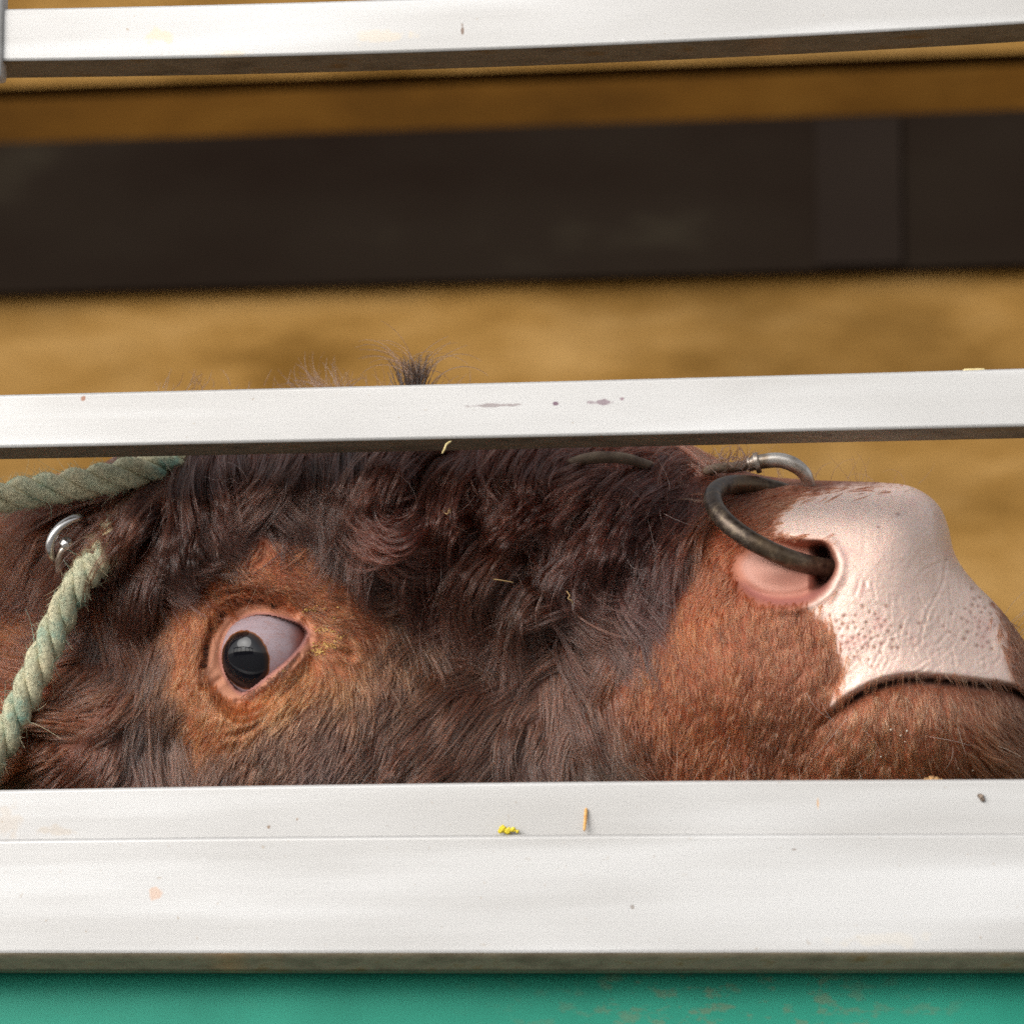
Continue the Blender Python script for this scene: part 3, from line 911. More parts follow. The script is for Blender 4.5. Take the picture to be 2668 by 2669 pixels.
b = mt.bump(hh, 0.35, 0.0009)
mt.l.new(b.outputs[0], mt.b.inputs["Normal"])

bull = empty("bull", (0.0, YMID, 1.08))
tag(bull, "dark red curly-haired bull with raised pink muzzle peering through the bars", "bull")
body = link("body", me, mt.m, bull)

# ---- eyeball
bm = bmesh.new()
bmesh.ops.create_uvsphere(bm, u_segments=64, v_segments=48, radius=ERM / 1000.0)
mee = bpy.data.meshes.new("eyeball")
bm.to_mesh(mee)
bm.free()
mt = Mat("eye")
tc = mt.n.new("ShaderNodeTexCoord")
mp = mt.n.new("ShaderNodeVectorMath"); mp.operation = 'SCALE'
mp.inputs["Scale"].default_value = 1000.0 / ERM
mt.l.new(tc.outputs["Object"], mp.inputs[0])
sx = mt.n.new("ShaderNodeSeparateXYZ")
mt.l.new(mp.outputs[0], sx.inputs[0])
# local axes: X right, Z up, -Y to the viewer. gaze direction:
gz = Vector((-0.285, -0.92, -0.255)).normalized()
gr = Vector((0, 0, 1)).cross(-gz).normalized() * -1.0
gu = gz.cross(gr).normalized()
def dotn(vv):
    return mt.math('ADD', mt.math('ADD', mt.math('MULTIPLY', sx.outputs[0], vv[0]), mt.math('MULTIPLY', sx.outputs[1], vv[1])), mt.math('MULTIPLY', sx.outputs[2], vv[2]))
du, dv = mt.math('DIVIDE', dotn(gr), 0.545), mt.math('DIVIDE', dotn(gu), 0.60)
er = mt.math('SQRT', mt.math('ADD', mt.math('MULTIPLY', du, du), mt.math('MULTIPLY', dv, dv)))
ern = mt.math('ADD', er, mt.math('MULTIPLY', mt.math('SUBTRACT', mt.noise(260, mt.coord(), 3), 0.5), 0.10))
front = mt.math('GREATER_THAN', dotn(gz), 0.0)
scl = mt.ramp(mt.noise(55, mt.coord((1, 1, 1)), 3), [(0.3, lin((138, 178, 216))), (0.7, lin((184, 214, 246)))])
ve = mt.noise(75, mt.coord((0.6, 1, 2.2)), 5, 0.7)
scl = mt.mix(mt.ramp(ve, [(0.478, 0.0), (0.5, 0.6), (0.522, 0.0)]), scl, lin((140, 74, 78)))
scl = mt.mix(mt.ramp(er, [(1.0, 0.8), (1.3, 0.0)]), scl, lin((152, 116, 104)))
scl = mt.mix(mt.ramp(mt.math('ADD', sx.outputs[0], mt.math('MULTIPLY', mt.noise(200, mt.coord(), 3), 0.14)), [(0.66, 0.0), (0.90, 0.95)]), scl, lin((120, 70, 60)))
irc = mt.ramp(ern, [(0.0, (0.004, 0.004, 0.006)), (0.80, (0.006, 0.006, 0.008)), (0.93, lin((42, 26, 18))), (1.0, lin((138, 84, 50)))])
mk = mt.math('MULTIPLY', mt.ramp(ern, [(0.985, 1.0), (1.03, 0.0)]), front)
mt.set("Base Color", mt.mix(mk, scl, irc))
mt.set("Roughness", 0.6)
mt.set("Specular IOR Level", 0.0)
mt.set("Coat Weight", 1.0)
mt.set("Coat Roughness", 0.0)
mt.set("Coat IOR", 1.376)
eb = link("eyeball", mee, mt.m, bull)
# cornea bulge
co = np.empty(len(mee.vertices) * 3)
mee.vertices.foreach_get("co", co)
co = co.reshape(-1, 3)
nn = co / np.linalg.norm(co, axis=1)[:, None]
ca_ = nn @ np.array(gz)
co += nn * (0.0012 * sstep(0.80, 0.95, ca_))[:, None]
mee.vertices.foreach_set("co", co.ravel())
eb.location = Vector(at(EC[0], EC[1], YMID - EYE_H / 1000.0))
eb.matrix_parent_inverse = Matrix.Translation(-Vector(bull.location))

# ------------------------------------------------------------------ coat: hair strands
def hair_mat(name, rough=0.32, radial=0.5, coat=0.0):
    m_ = bpy.data.materials.new(name)
    m_.use_nodes = True
    nt = m_.node_tree
    nt.nodes.clear()
    o = nt.nodes.new("ShaderNodeOutputMaterial")
    h = nt.nodes.new("ShaderNodeBsdfHairPrincipled")
    h.parametrization = 'COLOR'
    a = nt.nodes.new("ShaderNodeAttribute")
    a.attribute_name = "tint"
    nt.links.new(a.outputs["Color"], h.inputs["Color"])
    h.inputs["Roughness"].default_value = rough
    h.inputs["Radial Roughness"].default_value = radial
    h.inputs["Coat"].default_value = coat
    h.inputs["IOR"].default_value = 1.55
    nt.links.new(h.outputs[0], o.inputs[0])
    return m_


hm_long, hm_short = hair_mat("long_hair", 0.24, 0.40), hair_mat("short_hair", 0.40, 0.6)
FCa = np.array(FC, float)
ctl = np.column_stack([FCa[:, :2], np.cos(np.radians(FCa[:, 2])), np.sin(np.radians(FCa[:, 2])), FCa[:, 3:]])


def style(x, y):
    s = idw(ctl, x, y, 3.6, 30.0)
    m = samp(EPM, x, y)
    return np.arctan2(s[..., 1], s[..., 0]), s[..., 2] * (1 - m) + np.minimum(s[..., 2], 52) * m, np.radians(s[..., 3]) * (1 - 0.8 * m), s[..., 4] * (1 - m) + np.minimum(s[..., 4], 1.8) * m, s[..., 5] * (1 - 0.4 * m)


def grow(x, y, K, spacing, seed, wave=0.25, jit=0.07, curj=0.10, clump_add=0.0, curl_mul=1.0, len_mul=1.0, lift_mul=1.0):
    """strands rooted at picture points, styled by the nearest lock of a jittered grid of locks"""
    rg = np.random.default_rng(seed)
    N = len(x)
    nx, ny = int(4200 / spacing), int(1800 / spacing)
    gj = rg.uniform(-0.45, 0.45, (nx, ny, 2))
    gx0, gy0 = -1000, 900
    lx = gx0 + (np.arange(nx)[:, None] + 0.5 + gj[..., 0]) * spacing
    ly = gy0 + (np.arange(ny)[None, :] + 0.5 + gj[..., 1]) * spacing
    ci, cj = ((x - gx0) / spacing).astype(int), ((y - gy0) / spacing).astype(int)
    best = np.full(N, 1e18); bi = np.zeros(N, int); bj = np.zeros(N, int)
    for a in (-1, 0, 1):
        for c in (-1, 0, 1):
            i_, j_ = np.clip(ci + a, 0, nx - 1), np.clip(cj + c, 0, ny - 1)
            d = (lx[i_, j_] - x) ** 2 + (ly[i_, j_] - y) ** 2
            m_ = d < best
            best[m_] = d[m_]; bi[m_] = i_[m_]; bj[m_] = j_[m_]
    gX, gY = lx[bi, bj], ly[bi, bj]
    gang = rg.normal(0, 1, (nx, ny))[bi, bj]
    gcur = rg.normal(0, 1, (nx, ny))[bi, bj]
    glen = rg.normal(0, 1, (nx, ny))[bi, bj]
    glift = rg.uniform(0.35, 1.25, (nx, ny))[bi, bj]
    gph = rg.uniform(0, 6.28, (nx, ny))[bi, bj]
    gcol = rg.normal(0, 1, (nx, ny))[bi, bj]
    sa, sl, sc, slf, scl_ = style(gX, gY)
    oa, ol, oc, olf, ocl = style(x, y)
    ang = sa + gang * (0.10 + 0.22 * np.abs(sc)) + rg.normal(0, 1, N) * jit
    L = ol * len_mul * np.clip(1 + 0.18 * glen + 0.16 * rg.normal(0, 1, N), 0.4, 1.7)
    cur = (sc + 0.30 * gcur * np.abs(sc)) * curl_mul + rg.normal(0, 1, N) * curj * (0.3 + np.abs(sc))
    s = np.linspace(0, 1, K)[None]
    th = ang[:, None] + cur[:, None] * s ** 1.25 + wave * np.sin(2 * np.pi * 1.1 * s + gph[:, None]) * s * (0.3 + np.minimum(np.abs(cur), 1.5)[:, None])
    st = (L / (K - 1))[:, None]
    ox = np.concatenate([np.zeros((N, 1)), np.cumsum(np.cos(th[:, :-1]) * st, 1)], 1)
    oy = np.concatenate([np.zeros((N, 1)), np.cumsum(np.sin(th[:, :-1]) * st, 1)], 1)
    cl = np.clip(ocl + clump_add + 0.15 * rg.normal(0, 1, N), 0, 0.97)[:, None] * s ** 0.8
    stray = (rg.random(N) < 0.13)[:, None]
    cl = np.where(stray, cl * 0.2, cl)
    X = x[:, None] + ox + (gX - x)[:, None] * cl
    Y = y[:, None] + oy + (gY - y)[:, None] * cl
    dome = 1 - 0.75 * np.clip(np.sqrt(best) / (0.75 * spacing), 0, 1) ** 2
    lf = olf * lift_mul * glift * (0.25 + 0.75 * dome) * rg.uniform(0.35, 1.0, N)
    lf = np.where(stray[:, 0], lf * 1.5 + 1.0, lf)
    prof = (1 - (1 - np.minimum(s * 1.6, 1)) ** 2) * (1 - 0.55 * s ** 2)
    hr = samp(H, x, y)[:, None]
    hx = samp(H, X, Y)
    tr = np.hypot(X - x[:, None], Y - y[:, None]) * MM * 1000
    hx = np.maximum(hx, hr - 0.55 * tr)
    hx = np.minimum(hx, hr + 0.9 * tr + 1.0)
    hh_ = hx + 0.2 + lf[:, None] * prof - (0.6 * (s == 0))
    P = at(X, Y, YM(X, Y) - hh_ / 1000.0)
    # a hair that starts outside the short-haired or bare parts stops where it would cover them
    cov = np.maximum(samp(EPM, X, Y), samp(NOHAIR, X, Y))
    hit = (cov > rg.uniform(0.35, 0.9, N)[:, None]) & (cov[:, :1] < 0.3) & (rg.random(N) > 0.06)[:, None] | (samp(dN, X, Y) > 2)
    stop = np.where(hit.any(1), hit.argmax(1) / (K - 1.0), 1.0)
    return P, gcol, np.clip(stop + rg.uniform(0, 0.08, N), 0.12, 1.0)


def coat(name, n, kids, cond, K, spacing, seed, mat, r0, r1, box_=(-140, 2760, 1120, 2130), pale=0.02, cvar=0.30, dark=0.5, spread=4.0, tip=0.35, **kw):
    """n fine wisps scattered over the box, each of several nearly parallel hairs"""
    rg = np.random.default_rng(seed + 77)
    x = rg.uniform(box_[0], box_[1], n)
    y = rg.uniform(box_[2], box_[3], n)
    ok = (samp(DOUT, x, y) > 2) & (samp(NOHAIR, x, y) < rg.uniform(0.1, 1.0, n)) & (cond(x, y) > rg.uniform(0.02, 0.98, n))
    x, y = x[ok], y[ok]
    P, gcol, stop = grow(x, y, K, spacing, seed, **kw)
    N = len(x)
    col = np.stack([samp(CL[..., k], x, y) for k in range(3)], -1)
    col = col * np.exp(gcol * cvar * 0.5 + rg.normal(0, 1, N) * cvar)[:, None]
    col[:, 0] *= np.exp(rg.normal(0, 0.10, N))
    # the hairs of a wisp: small offsets that narrow to the tip, uneven lengths
    s = np.linspace(0, 1, K)
    P = np.repeat(P, kids, 0)
    col = np.repeat(col, kids, 0) * np.exp(rg.normal(0, 0.16, N * kids))[:, None]
    off = rg.normal(0, 1, (N * kids, 3)) * spread * MM * np.array((1.0, 0.55, 1.0))
    cut = rg.uniform(0.62, 1.0, N * kids) * np.repeat(stop, kids)
    u = s[None] * cut[:, None] * (K - 1)
    i0 = np.minimum(u.astype(int), K - 2)
    f_ = (u - i0)[..., None]
    ar = np.arange(N * kids)[:, None]
    P = P[ar, i0] * (1 - f_) + P[ar, i0 + 1] * f_
    wv = rg.normal(0, 1, (N * kids, 3)) * spread * 0.7 * MM
    P = P + off[:, None] * (1 - (1 - tip) * s)[None, :, None] + wv[:, None] * (s ** 2)[None, :, None]
    pl = rg.random(N * kids) < pale
    col[pl] = col[pl] * 0.4 + lina((176, 124, 92)) * 0.5
    col = np.clip(col * dark * np.array((1.04, 0.97, 0.86)), 0.002, 0.85)
    rad = np.linspace(r0, r1, K)[None] * rg.uniform(0.75, 1.25, N * kids)[:, None]
    print(name, N * kids)
    return curves(name, P, rad, mat, bull, col)


longm = lambda x, y: samp(LONG, x, y)
_, SLEN, _, _, _ = style(GX[::8, ::8], GY[::8, ::8])
SLENF = np.kron(SLEN, np.ones((8, 8)))[:GX.shape[0], :GX.shape[1]]
midm = lambda x, y: (1 - samp(LONG, x, y)) * sstep(78, 105, samp(SLENF, x, y))
shom = lambda x, y: (1 - samp(LONG, x, y)) * (1 - sstep(78, 105, samp(SLENF, x, y)))
coat("forehead_curls", 32000, 9, longm, 16, 112, 1, hm_long, 0.00014, 0.00004, box_=(100, 2000, 1085, 1720), pale=0.012, dark=0.46, lift_mul=1.7, cvar=0.36, jit=0.10, curj=0.10, spread=4.2)
coat("wavy_coat", 60000, 6, midm, 11, 74, 2, hm_long, 0.00013, 0.00004, pale=0.012, dark=0.48, cvar=0.34, spread=2.4, lift_mul=0.75)
coat("short_coat", 100000, 4, shom, 7, 30, 3, hm_short, 0.00012, 0.00004, pale=0.02, jit=0.18, dark=0.60, cvar=0.36, spread=2.0, lift_mul=1.0, clump_add=0.22)


def free_hairs(name, specs, mat, seed, r0=0.00016, r1=0.00005, K=12):
    """single hairs: (px, py, h mm, ang deg, length px, curl deg, rise mm, colour)"""
    rg = np.random.default_rng(seed)
    A = np.array([s_[:7] for s_ in specs], float)
    colr = np.array([lina(s_[7]) for s_ in specs])
    s = np.linspace(0, 1, K)[None]
    th = np.radians(A[:, 3:4]) + np.radians(A[:, 5:6]) * s ** 1.2
    st = (A[:, 4] / (K - 1))[:, None]
    z0 = np.zeros((len(A), 1))
    X = A[:, 0:1] + np.concatenate([z0, np.cumsum(np.cos(th[:, :-1]) * st, 1)], 1)
    Y = A[:, 1:2] + np.concatenate([z0, np.cumsum(np.sin(th[:, :-1]) * st, 1)], 1)
    hh_ = A[:, 2:3] + A[:, 6:7] * s
    return curves(name, at(X, Y, YM(X, Y) - hh_ / 1000.0), np.linspace(r0, r1, K)[None] * rg.uniform(0.8, 1.2, (len(A), 1)), mat, bull, colr)


# poll tufts that stand above the middle bar, stray hairs
rg = np.random.default_rng(31)
sp = []
for _ in range(150):
    sd_ = rg.normal(0, 1)
    x0 = 1078 + rg.normal(0, 16)
    sp.append((x0, rg.uniform(1000, 1030), rg.uniform(60, 76), -90 + (x0 - 1078) * 0.7 + sd_ * 3.5, rg.uniform(48, 92), rg.normal(0, 14), rg.uniform(-6, 6), (22, 15, 12)))
for _ in range(26):
    x0 = 1078 + rg.normal(0, 18)
    sg = rg.choice([-1, 1])
    sp.append((x0, rg.uniform(960, 1010), rg.uniform(60, 76), -90 + sg * rg.uniform(5, 45), rg.uniform(70, 190), sg * rg.uniform(30, 120), rg.uniform(-10, 10), (84, 54, 36)))
for (cx_, k_, sprd, ln, an) in ((835, 90, 16, 80, -125), (885, 60, 14, 66, -100), (905, 34, 12, 60, -60), (985, 26, 30, 60, -90), (770, 30, 14, 60, -120), (470, 60, 40, 50, -60), (620, 24, 40, 40, -70), (1160, 26, 30, 52, -50), (730, 14, 30, 40, -90)):
    for _ in range(k_ // 3):
        sp.append((cx_ + rg.normal(0, sprd), rg.uniform(1000, 1050), rg.uniform(5, 40), an + rg.normal(0, 14), ln * rg.uniform(0.7, 1.35), rg.normal(0, 45), rg.uniform(-6, 6), (86, 56, 38)))
for _ in range(150):
    x0 = rg.uniform(1815, 1960)
    sp.append((x0, rg.uniform(1195, 1240), rg.uniform(10, 60), rg.uniform(-150, -20), rg.uniform(20, 60), rg.normal(0, 60), rg.uniform(-4, 8), (70, 46, 36)))
free_hairs("poll_tuft", sp, hm_long, 5, r0=0.00026, r1=0.00009)
# whiskers on the nose, lips and chin
sp = []
for _ in range(26):
    x0 = rg.uniform(1980, 2400)
    sp.append((x0, 1262, rg.uniform(4, 40), -90 + rg.normal(0, 22), rg.uniform(50, 120), rg.normal(20, 55), rg.uniform(-8, 8), (96, 60, 36)))
for _ in range(16):
    sp.append((rg.uniform(2600, 2680), rg.uniform(1620, 1720), 10, rg.uniform(-65, -35), rg.uniform(80, 180), rg.normal(10, 18), 8, (186, 158, 128)))
for (x0, y0, an, ln, cu) in ((2100, 1805, 65, 105, -50), (2225, 1850, 130, 190, 0), (2180, 1990, 88, 40, 0), (2440, 1790, 170, 200, 12), (2560, 1782, 172, 260, 14), (2620, 1776, 165, 240, 20), (2500, 1792, 168, 150, -14), (2420, 1920, 8, 110, 10),
                             (1850, 1960, 120, 60, 0), (1790, 1930, 125, 50, 10), (1900, 1920, 105, 60, 0), (1960, 1990, 130, 70, 40), (2140, 1830, 70, 60, -30), (2080, 2000, 80, 50, 30), (1820, 2010, 120, 70, 0)):
    sp.append((x0, y0, float(samp(H, np.array([x0]), np.array([y0]))[0]) + 2, an, ln, cu, 10, (214, 186, 160)))
for _ in range(26):
    x0, y0 = rg.uniform(1560, 2640), rg.uniform(1880, 2050)
    sp.append((x0, y0, float(samp(H, np.array([x0]), np.array([y0]))[0]) + 1, rg.normal(95, 30), rg.uniform(40, 110), rg.normal(0, 30), 9, (190, 140, 104)))
free_hairs("whisker_hairs", sp, hm_short, 6, r0=0.00015, r1=0.00005)
# lashes
sp = []
lash = catmull([E4(*p) for p in ((440, 930), (450, 760), (490, 620), (570, 500), (690, 410), (830, 372), (950, 392), (1010, 420))], 60)
for _ in range(330):
    q = lash[rg.integers(0, 60)]
    dx, dy = q - np.array(E4(820, 800))
    an = math.degrees(math.atan2(dy, dx))
    hq = float(samp(H, np.array([q[0]]), np.array([q[1]]))[0])
    sp.append((q[0] + rg.normal(0, 3), q[1] + rg.normal(0, 3), hq + 1.4, an + rg.normal(0, 16) + 20, rg.uniform(14, 44), rg.normal(-50, 20), rg.uniform(1.5, 6), (22, 15, 12)))
lw = catmull([E4(*p) for p in ((760, 1170), (880, 1110), (1000, 1020), (1120, 920), (1220, 820))], 40)
for _ in range(90):
    q = lw[rg.integers(0, 40)]
    hq = float(samp(H, np.array([q[0]]), np.array([q[1]]))[0])
    sp.append((q[0] + rg.normal(0, 3), q[1] + rg.normal(0, 3), hq + 0.2, rg.normal(100, 25), rg.uniform(10, 26), rg.normal(30, 20), 1.5, (60, 40, 28)))
free_hairs("eyelashes", sp, hm_short, 7, r0=0.00020, r1=0.00005, K=8)
# dried crust at the inner corner of the eye
bm = bmesh.new()
rg = np.random.default_rng(44)
for (qx, qy, sx_, sy_, k_) in ((1340, 440, 100, 24, 40), (1500, 530, 18, 22, 16), (1460, 740, 80, 30, 80), (1390, 800, 60, 24, 50), (1420, 610, 80, 26, 30), (1560, 680, 40, 20, 20), (1120, 960, 60, 20, 5)):
    for _ in range(k_):
        a_ = E4(rg.normal(qx, sx_ * .6), rg.normal(qy, sy_ * .6))
        hq = float(samp(H, np.array([a_[0]]), np.array([a_[1]]))[0]) + 1.0
        c_ = Vector(at(a_[0], a_[1], YMID - hq / 1000.0))
        r_ = rg.uniform(0.0002, 0.0006)
        ret = bmesh.ops.create_icosphere(bm, subdivisions=2, radius=r_)
        for v_ in ret["verts"]:
            v_.co = Vector((v_.co.x * 1.3, v_.co.y * 0.6, v_.co.z * 0.9)) * (1 + rg.uniform(-.25, .25)) + c_
mc = bpy.data.meshes.new("eye_crust"); bm.to_mesh(mc); bm.free()
mt = Mat("dried_crust")
mt.set("Base Color", mt.ramp(mt.noise(900, mt.coord(), 2), [(0.4, lin((150, 108, 54))), (0.6, lin((184, 150, 84)))]))
mt.set("Roughness", 0.7)
link("eye_crust", mc, mt.m, bull)
# dew drops on the chin, made as pale solid flecks
mt = Mat("pale_fleck")
mt.set("Base Color", mt.ramp(mt.noise(300, mt.coord(), 2), [(0.4, lin((176, 156, 136))), (0.6, lin((206, 192, 176)))]))
mt.set("Roughness", 0.5)
for (x_, y_) in ((2320, 1902), (2346, 1917), (2357, 1933), (2294, 1972), (2362, 1905), (2496, 2002), (2533, 2008), (2606, 1977), (2610, 1996), (1560, 1812), (1580, 1806)):
    hq = float(samp(H, np.array([x_]), np.array([y_]))[0]) + 2.2
    bm = bmesh.new()
    bmesh.ops.create_icosphere(bm, subdivisions=2, radius=rg.uniform(0.0004, 0.0007))
    for v_ in bm.verts:
        v_.co *= 1 + rg.uniform(-.18, .18)
    mc = bpy.data.meshes.new("fleck"); bm.to_mesh(mc); bm.free()
    fo = link("fleck", mc, mt.m, bull)
    fo.location = Vector(at(x_, y_, float(YM(x_, y_)) - hq / 1000.0))
# stray long pale hairs in the coat
sp = []
for (x0, y0, an, ln, cu) in ((1370, 1590, 140, 130, -55), (540, 1760, -70, 120, 8), (480, 1640, 115, 130, -20), (860, 1800, -60, 60, 10), (640, 1590, -62, 130, -10), (1290, 1560, 168, 110, -35), (420, 1330, -40, 60, 10), (1640, 1580, 100, 80, 60), (1630, 1640, 60, 70, 50)):
    sp.append((x0, y0, float(samp(H, np.array([x0]), np.array([y0]))[0]) + 14, an, ln, cu, 4, (206, 132, 84)))
for _ in range(130):
    x0, y0 = rg.uniform(260, 1800), rg.uniform(1200, 1600)
    if samp(LONG, np.array([x0]), np.array([y0]))[0] < 0.5: continue
    sp.append((x0, y0, float(samp(H, np.array([x0]), np.array([y0]))[0]) + rg.uniform(10, 20), rg.uniform(0, 360), rg.uniform(40, 110), rg.normal(0, 50), rg.uniform(-3, 5), (150, 100, 84)))
free_hairs("stray_hairs", sp, hm_long, 8, r0=0.00012, r1=0.00006)

# ------------------------------------------------------------------ nose ring
mt = Mat("old_bronze")
n = mt.noise(150, mt.coord(), 6, 0.65)
n2 = mt.noise(38, mt.coord(), 4)
c = mt.ramp(n, [(0.35, lin((58, 48, 42))), (0.55, lin((92, 80, 70))), (0.72, lin((132, 118, 98)))])
c = mt.mix(mt.ramp(n2, [(0.5, 0.0), (0.68, 0.7)]), c, lin((106, 86, 62)))
mt.set("Base Color", c)
mt.set("Metallic", 0.75)
mt.set("Roughness", mt.ramp(n, [(0.3, 0.3), (0.7, 0.55)]))
b = mt.bump(n, 0.4, 0.001)
mt.l.new(b.outputs[0], mt.b.inputs["Normal"])
rc, ra_, rb_ = np.array((2056.0, 1372.0)), 214.0, 78.0
ux = np.array((math.cos(R(23.0)), math.sin(R(23.0))))
uy = np.array((math.sin(R(23.0)), -math.cos(R(23.0))))
dep = math.sqrt(ra_ ** 2 - rb_ ** 2) * MM
yc = float(YM(2056)) - 0.073
tt = np.linspace(0, 2 * np.pi, 121)
path = []
for t in tt:
    q = rc + ux * ra_ * math.cos(t) + uy * rb_ * math.sin(t)
    path.append(at(q[0], q[1], yc + dep * math.sin(t) + 0.018 * math.cos(t)))
ro = tube("nose_ring", path, 0.0055, mt.m, seg=20, cap=False)
tag(ro, "worn dark bronze ring through the bull's pink nose", "nose ring")

# ------------------------------------------------------------------ halter: ropes, nose cord, clip, chrome ring
mt = Mat("rope_fibre")
v = mt.coord()
n = mt.noise(60, v, 5)
f2 = mt.noise(420, v, 5, 0.7)
c = mt.ramp(n, [(0.3, lin((136, 172, 154))), (0.42, lin((186, 188, 158))), (0.62, lin((206, 196, 162))), (0.75, lin((214, 192, 152)))])
c = mt.mix(mt.ramp(f2, [(0.35, 0.55), (0.55, 0.0)]), c, lin((112, 112, 88)))
mt.set("Base Color", c)
mt.set("Roughness", 0.9)
b = mt.bump(f2, 0.9, 0.0016)
mt.l.new(b.outputs[0], mt.b.inputs["Normal"])
rope_m = mt.m
fm = Mat("rope_fuzz")
fa = fm.node("ShaderNodeAttribute", attribute_name="tint")
fm.set("Base Color", fa.outputs["Color"])
fm.set("Roughness", 0.9)


def rope(parent, pts, rad_px, turns, seed):
    """three laid strands twisted round a path, with fuzz; pts = (px, py, Y)"""
    c2 = catmull(pts, 260)
    P = at(c2[:, 0], c2[:, 1], c2[:, 2])
    Rr = rad_px * MM
    T = np.gradient(P, axis=0)
    T /= np.linalg.norm(T, axis=1)[:, None]
    N = np.cross(T, np.array((0, 1.0, 0)))
    N /= np.linalg.norm(N, axis=1)[:, None]
    B = np.cross(T, N)
    rg = np.random.default_rng(seed)
    t = np.linspace(0, 1, len(P))
    FZ, TT = [], []
    for k in range(3):
        ph = 2 * np.pi * (k / 3.0 + turns * t) + 0.4
        rr = Rr * 0.50 * (1 + 0.05 * np.sin(t * 40 + k))
        Q = P + Rr * 0.54 * (np.cos(ph)[:, None] * N + np.sin(ph)[:, None] * B)
        tube("strand", Q, rr, rope_m, parent, seg=18)
        m = 2600
        i = rg.integers(2, len(P) - 3, m)
        a = rg.uniform(0, 2 * np.pi, m)
        dr = np.cos(a)[:, None] * N[i] + np.sin(a)[:, None] * B[i]
        base = Q[i] + dr * rr[i][:, None] * 0.97
        Td = np.gradient(Q, axis=0)
        Td /= np.linalg.norm(Td, axis=1)[:, None]
        L = (rg.gamma(1.8, 0.0012, m) * np.where(rg.random(m) < 0.05, 2.6, 1.0))[:, None]
        K = 6
        s = np.linspace(0, 1, K)
        j1 = rg.normal(0, 0.55, (m, 3))
        dirn = Td[i] * rg.choice([-1, 1], m)[:, None] + dr * rg.uniform(0.0, 0.7, m)[:, None] + j1 * 0.45
        bend = rg.normal(0, 0.8, (m, 3))
        FZ.append(base[:, None] + L[:, None] * (s[None, :, None] * dirn[:, None] + (s ** 2)[None, :, None] * bend[:, None] * 0.5))
        cc_ = np.where(rg.random(m)[:, None] < 0.25, lina((140, 170, 150)), lina((190, 182, 150)))
        TT.append(cc_ * rg.uniform(0.6, 1.15, m)[:, None])
    FZ, TT = np.concatenate(FZ), np.concatenate(TT)
    curves("fuzz", FZ, np.linspace(0.00014, 0.00006, 6)[None], fm.m, parent, TT)


halter = empty("rope_halter", Vector(at(260, 1300, YMID - 0.09)))
tag(halter, "frayed pale green rope halter round the bull's head", "halter")
hb = empty("crown_rope", (0, 0, 0)); hb.parent = halter; hb.matrix_parent_inverse = Matrix.Translation(-Vector(halter.location))
rope(hb, [(-500, 1352, .100), (-200, 1330, .095), (0, 1296, .092), (110, 1276, .088), (220, 1258, .080), (330, 1236, .074), (430, 1218, .084), (520, 1200, .104), (620, 1180, .120)], 45, 4.2, 51)
hc_ = empty("cheek_rope", (0, 0, 0)); hc_.parent = halter; hc_.matrix_parent_inverse = Matrix.Translation(-Vector(halter.location))
rope(hc_, [(400, 1275, .098), (340, 1345, .082), (290, 1410, .070), (250, 1462, .066), (212, 1513, .066), (156, 1616, .078), (104, 1733, .080), (54, 1840, .082), (6, 1940, .086), (-70, 2060, .100), (-200, 2250, .115)], 43, -5.6, 52)

mt = Mat("nose_cord_leather")
n = mt.noise(120, mt.coord(), 6, 0.65)
mt.set("Base Color", mt.ramp(n, [(0.3, lin((70, 54, 44))), (0.55, lin((104, 88, 72))), (0.75, lin((126, 110, 92)))]))
mt.set("Roughness", 0.8)
b = mt.bump(n, 0.5, 0.001)
mt.l.new(b.outputs[0], mt.b.inputs["Normal"])
q = catmull([(1440, 1235, float(YM(1440)) - .088), (1490, 1207, float(YM(1490)) - .098), (1550, 1193, float(YM(1550)) - .100), (1620, 1194, float(YM(1620)) - .094), (1670, 1207, float(YM(1670)) - .080), (1712, 1222, float(YM(1712)) - .060), (1760, 1240, float(YM(1760)) - .040), (1820, 1236, float(YM(1820)) - .046),
             (1862, 1222, float(YM(1862)) - .052), (1920, 1218, float(YM(1920)) - .044), (1965, 1208, float(YM(1965)) - .040)], 80)
tube("nose_cord", at(q[:, 0], q[:, 1], q[:, 2]), np.interp(np.linspace(0, 1, 80), [0, .2, .45, .6, 1], [.0028, .0036, .0030, .0026, .0034]), mt.m, halter)
mt = Mat("dull_galvanised")
n = mt.noise(90, mt.coord(), 5)
mt.set("Base Color", mt.ramp(n, [(0.35, lin((136, 116, 96))), (0.6, lin((196, 190, 182)))]))
mt.set("Metallic", 0.8)
mt.set("Roughness", 0.4)
galv = mt.m
q = catmull([(1948, 1212, float(YM(1948)) - .050), (1985, 1203, float(YM(1985)) - .048), (2030, 1200, float(YM(2030)) - .046), (2068, 1212, float(YM(2068)) - .044), (2096, 1236, float(YM(2096)) - .040), (2108, 1268, float(YM(2108)) - .034)], 60)
sh = tube("metal_clip", at(q[:, 0], q[:, 1], q[:, 2]), np.interp(np.linspace(0, 1, 60), [0, .3, .6, 1], [.0042, .0046, .0046, .0036]), galv, halter)
q = catmull([(1966, 1208, float(YM(1966)) - .049), (1978, 1205, float(YM(1978)) - .0485)], 6)
tube("clip_collar", at(q[:, 0], q[:, 1], q[:, 2]), 0.0064, galv, sh)
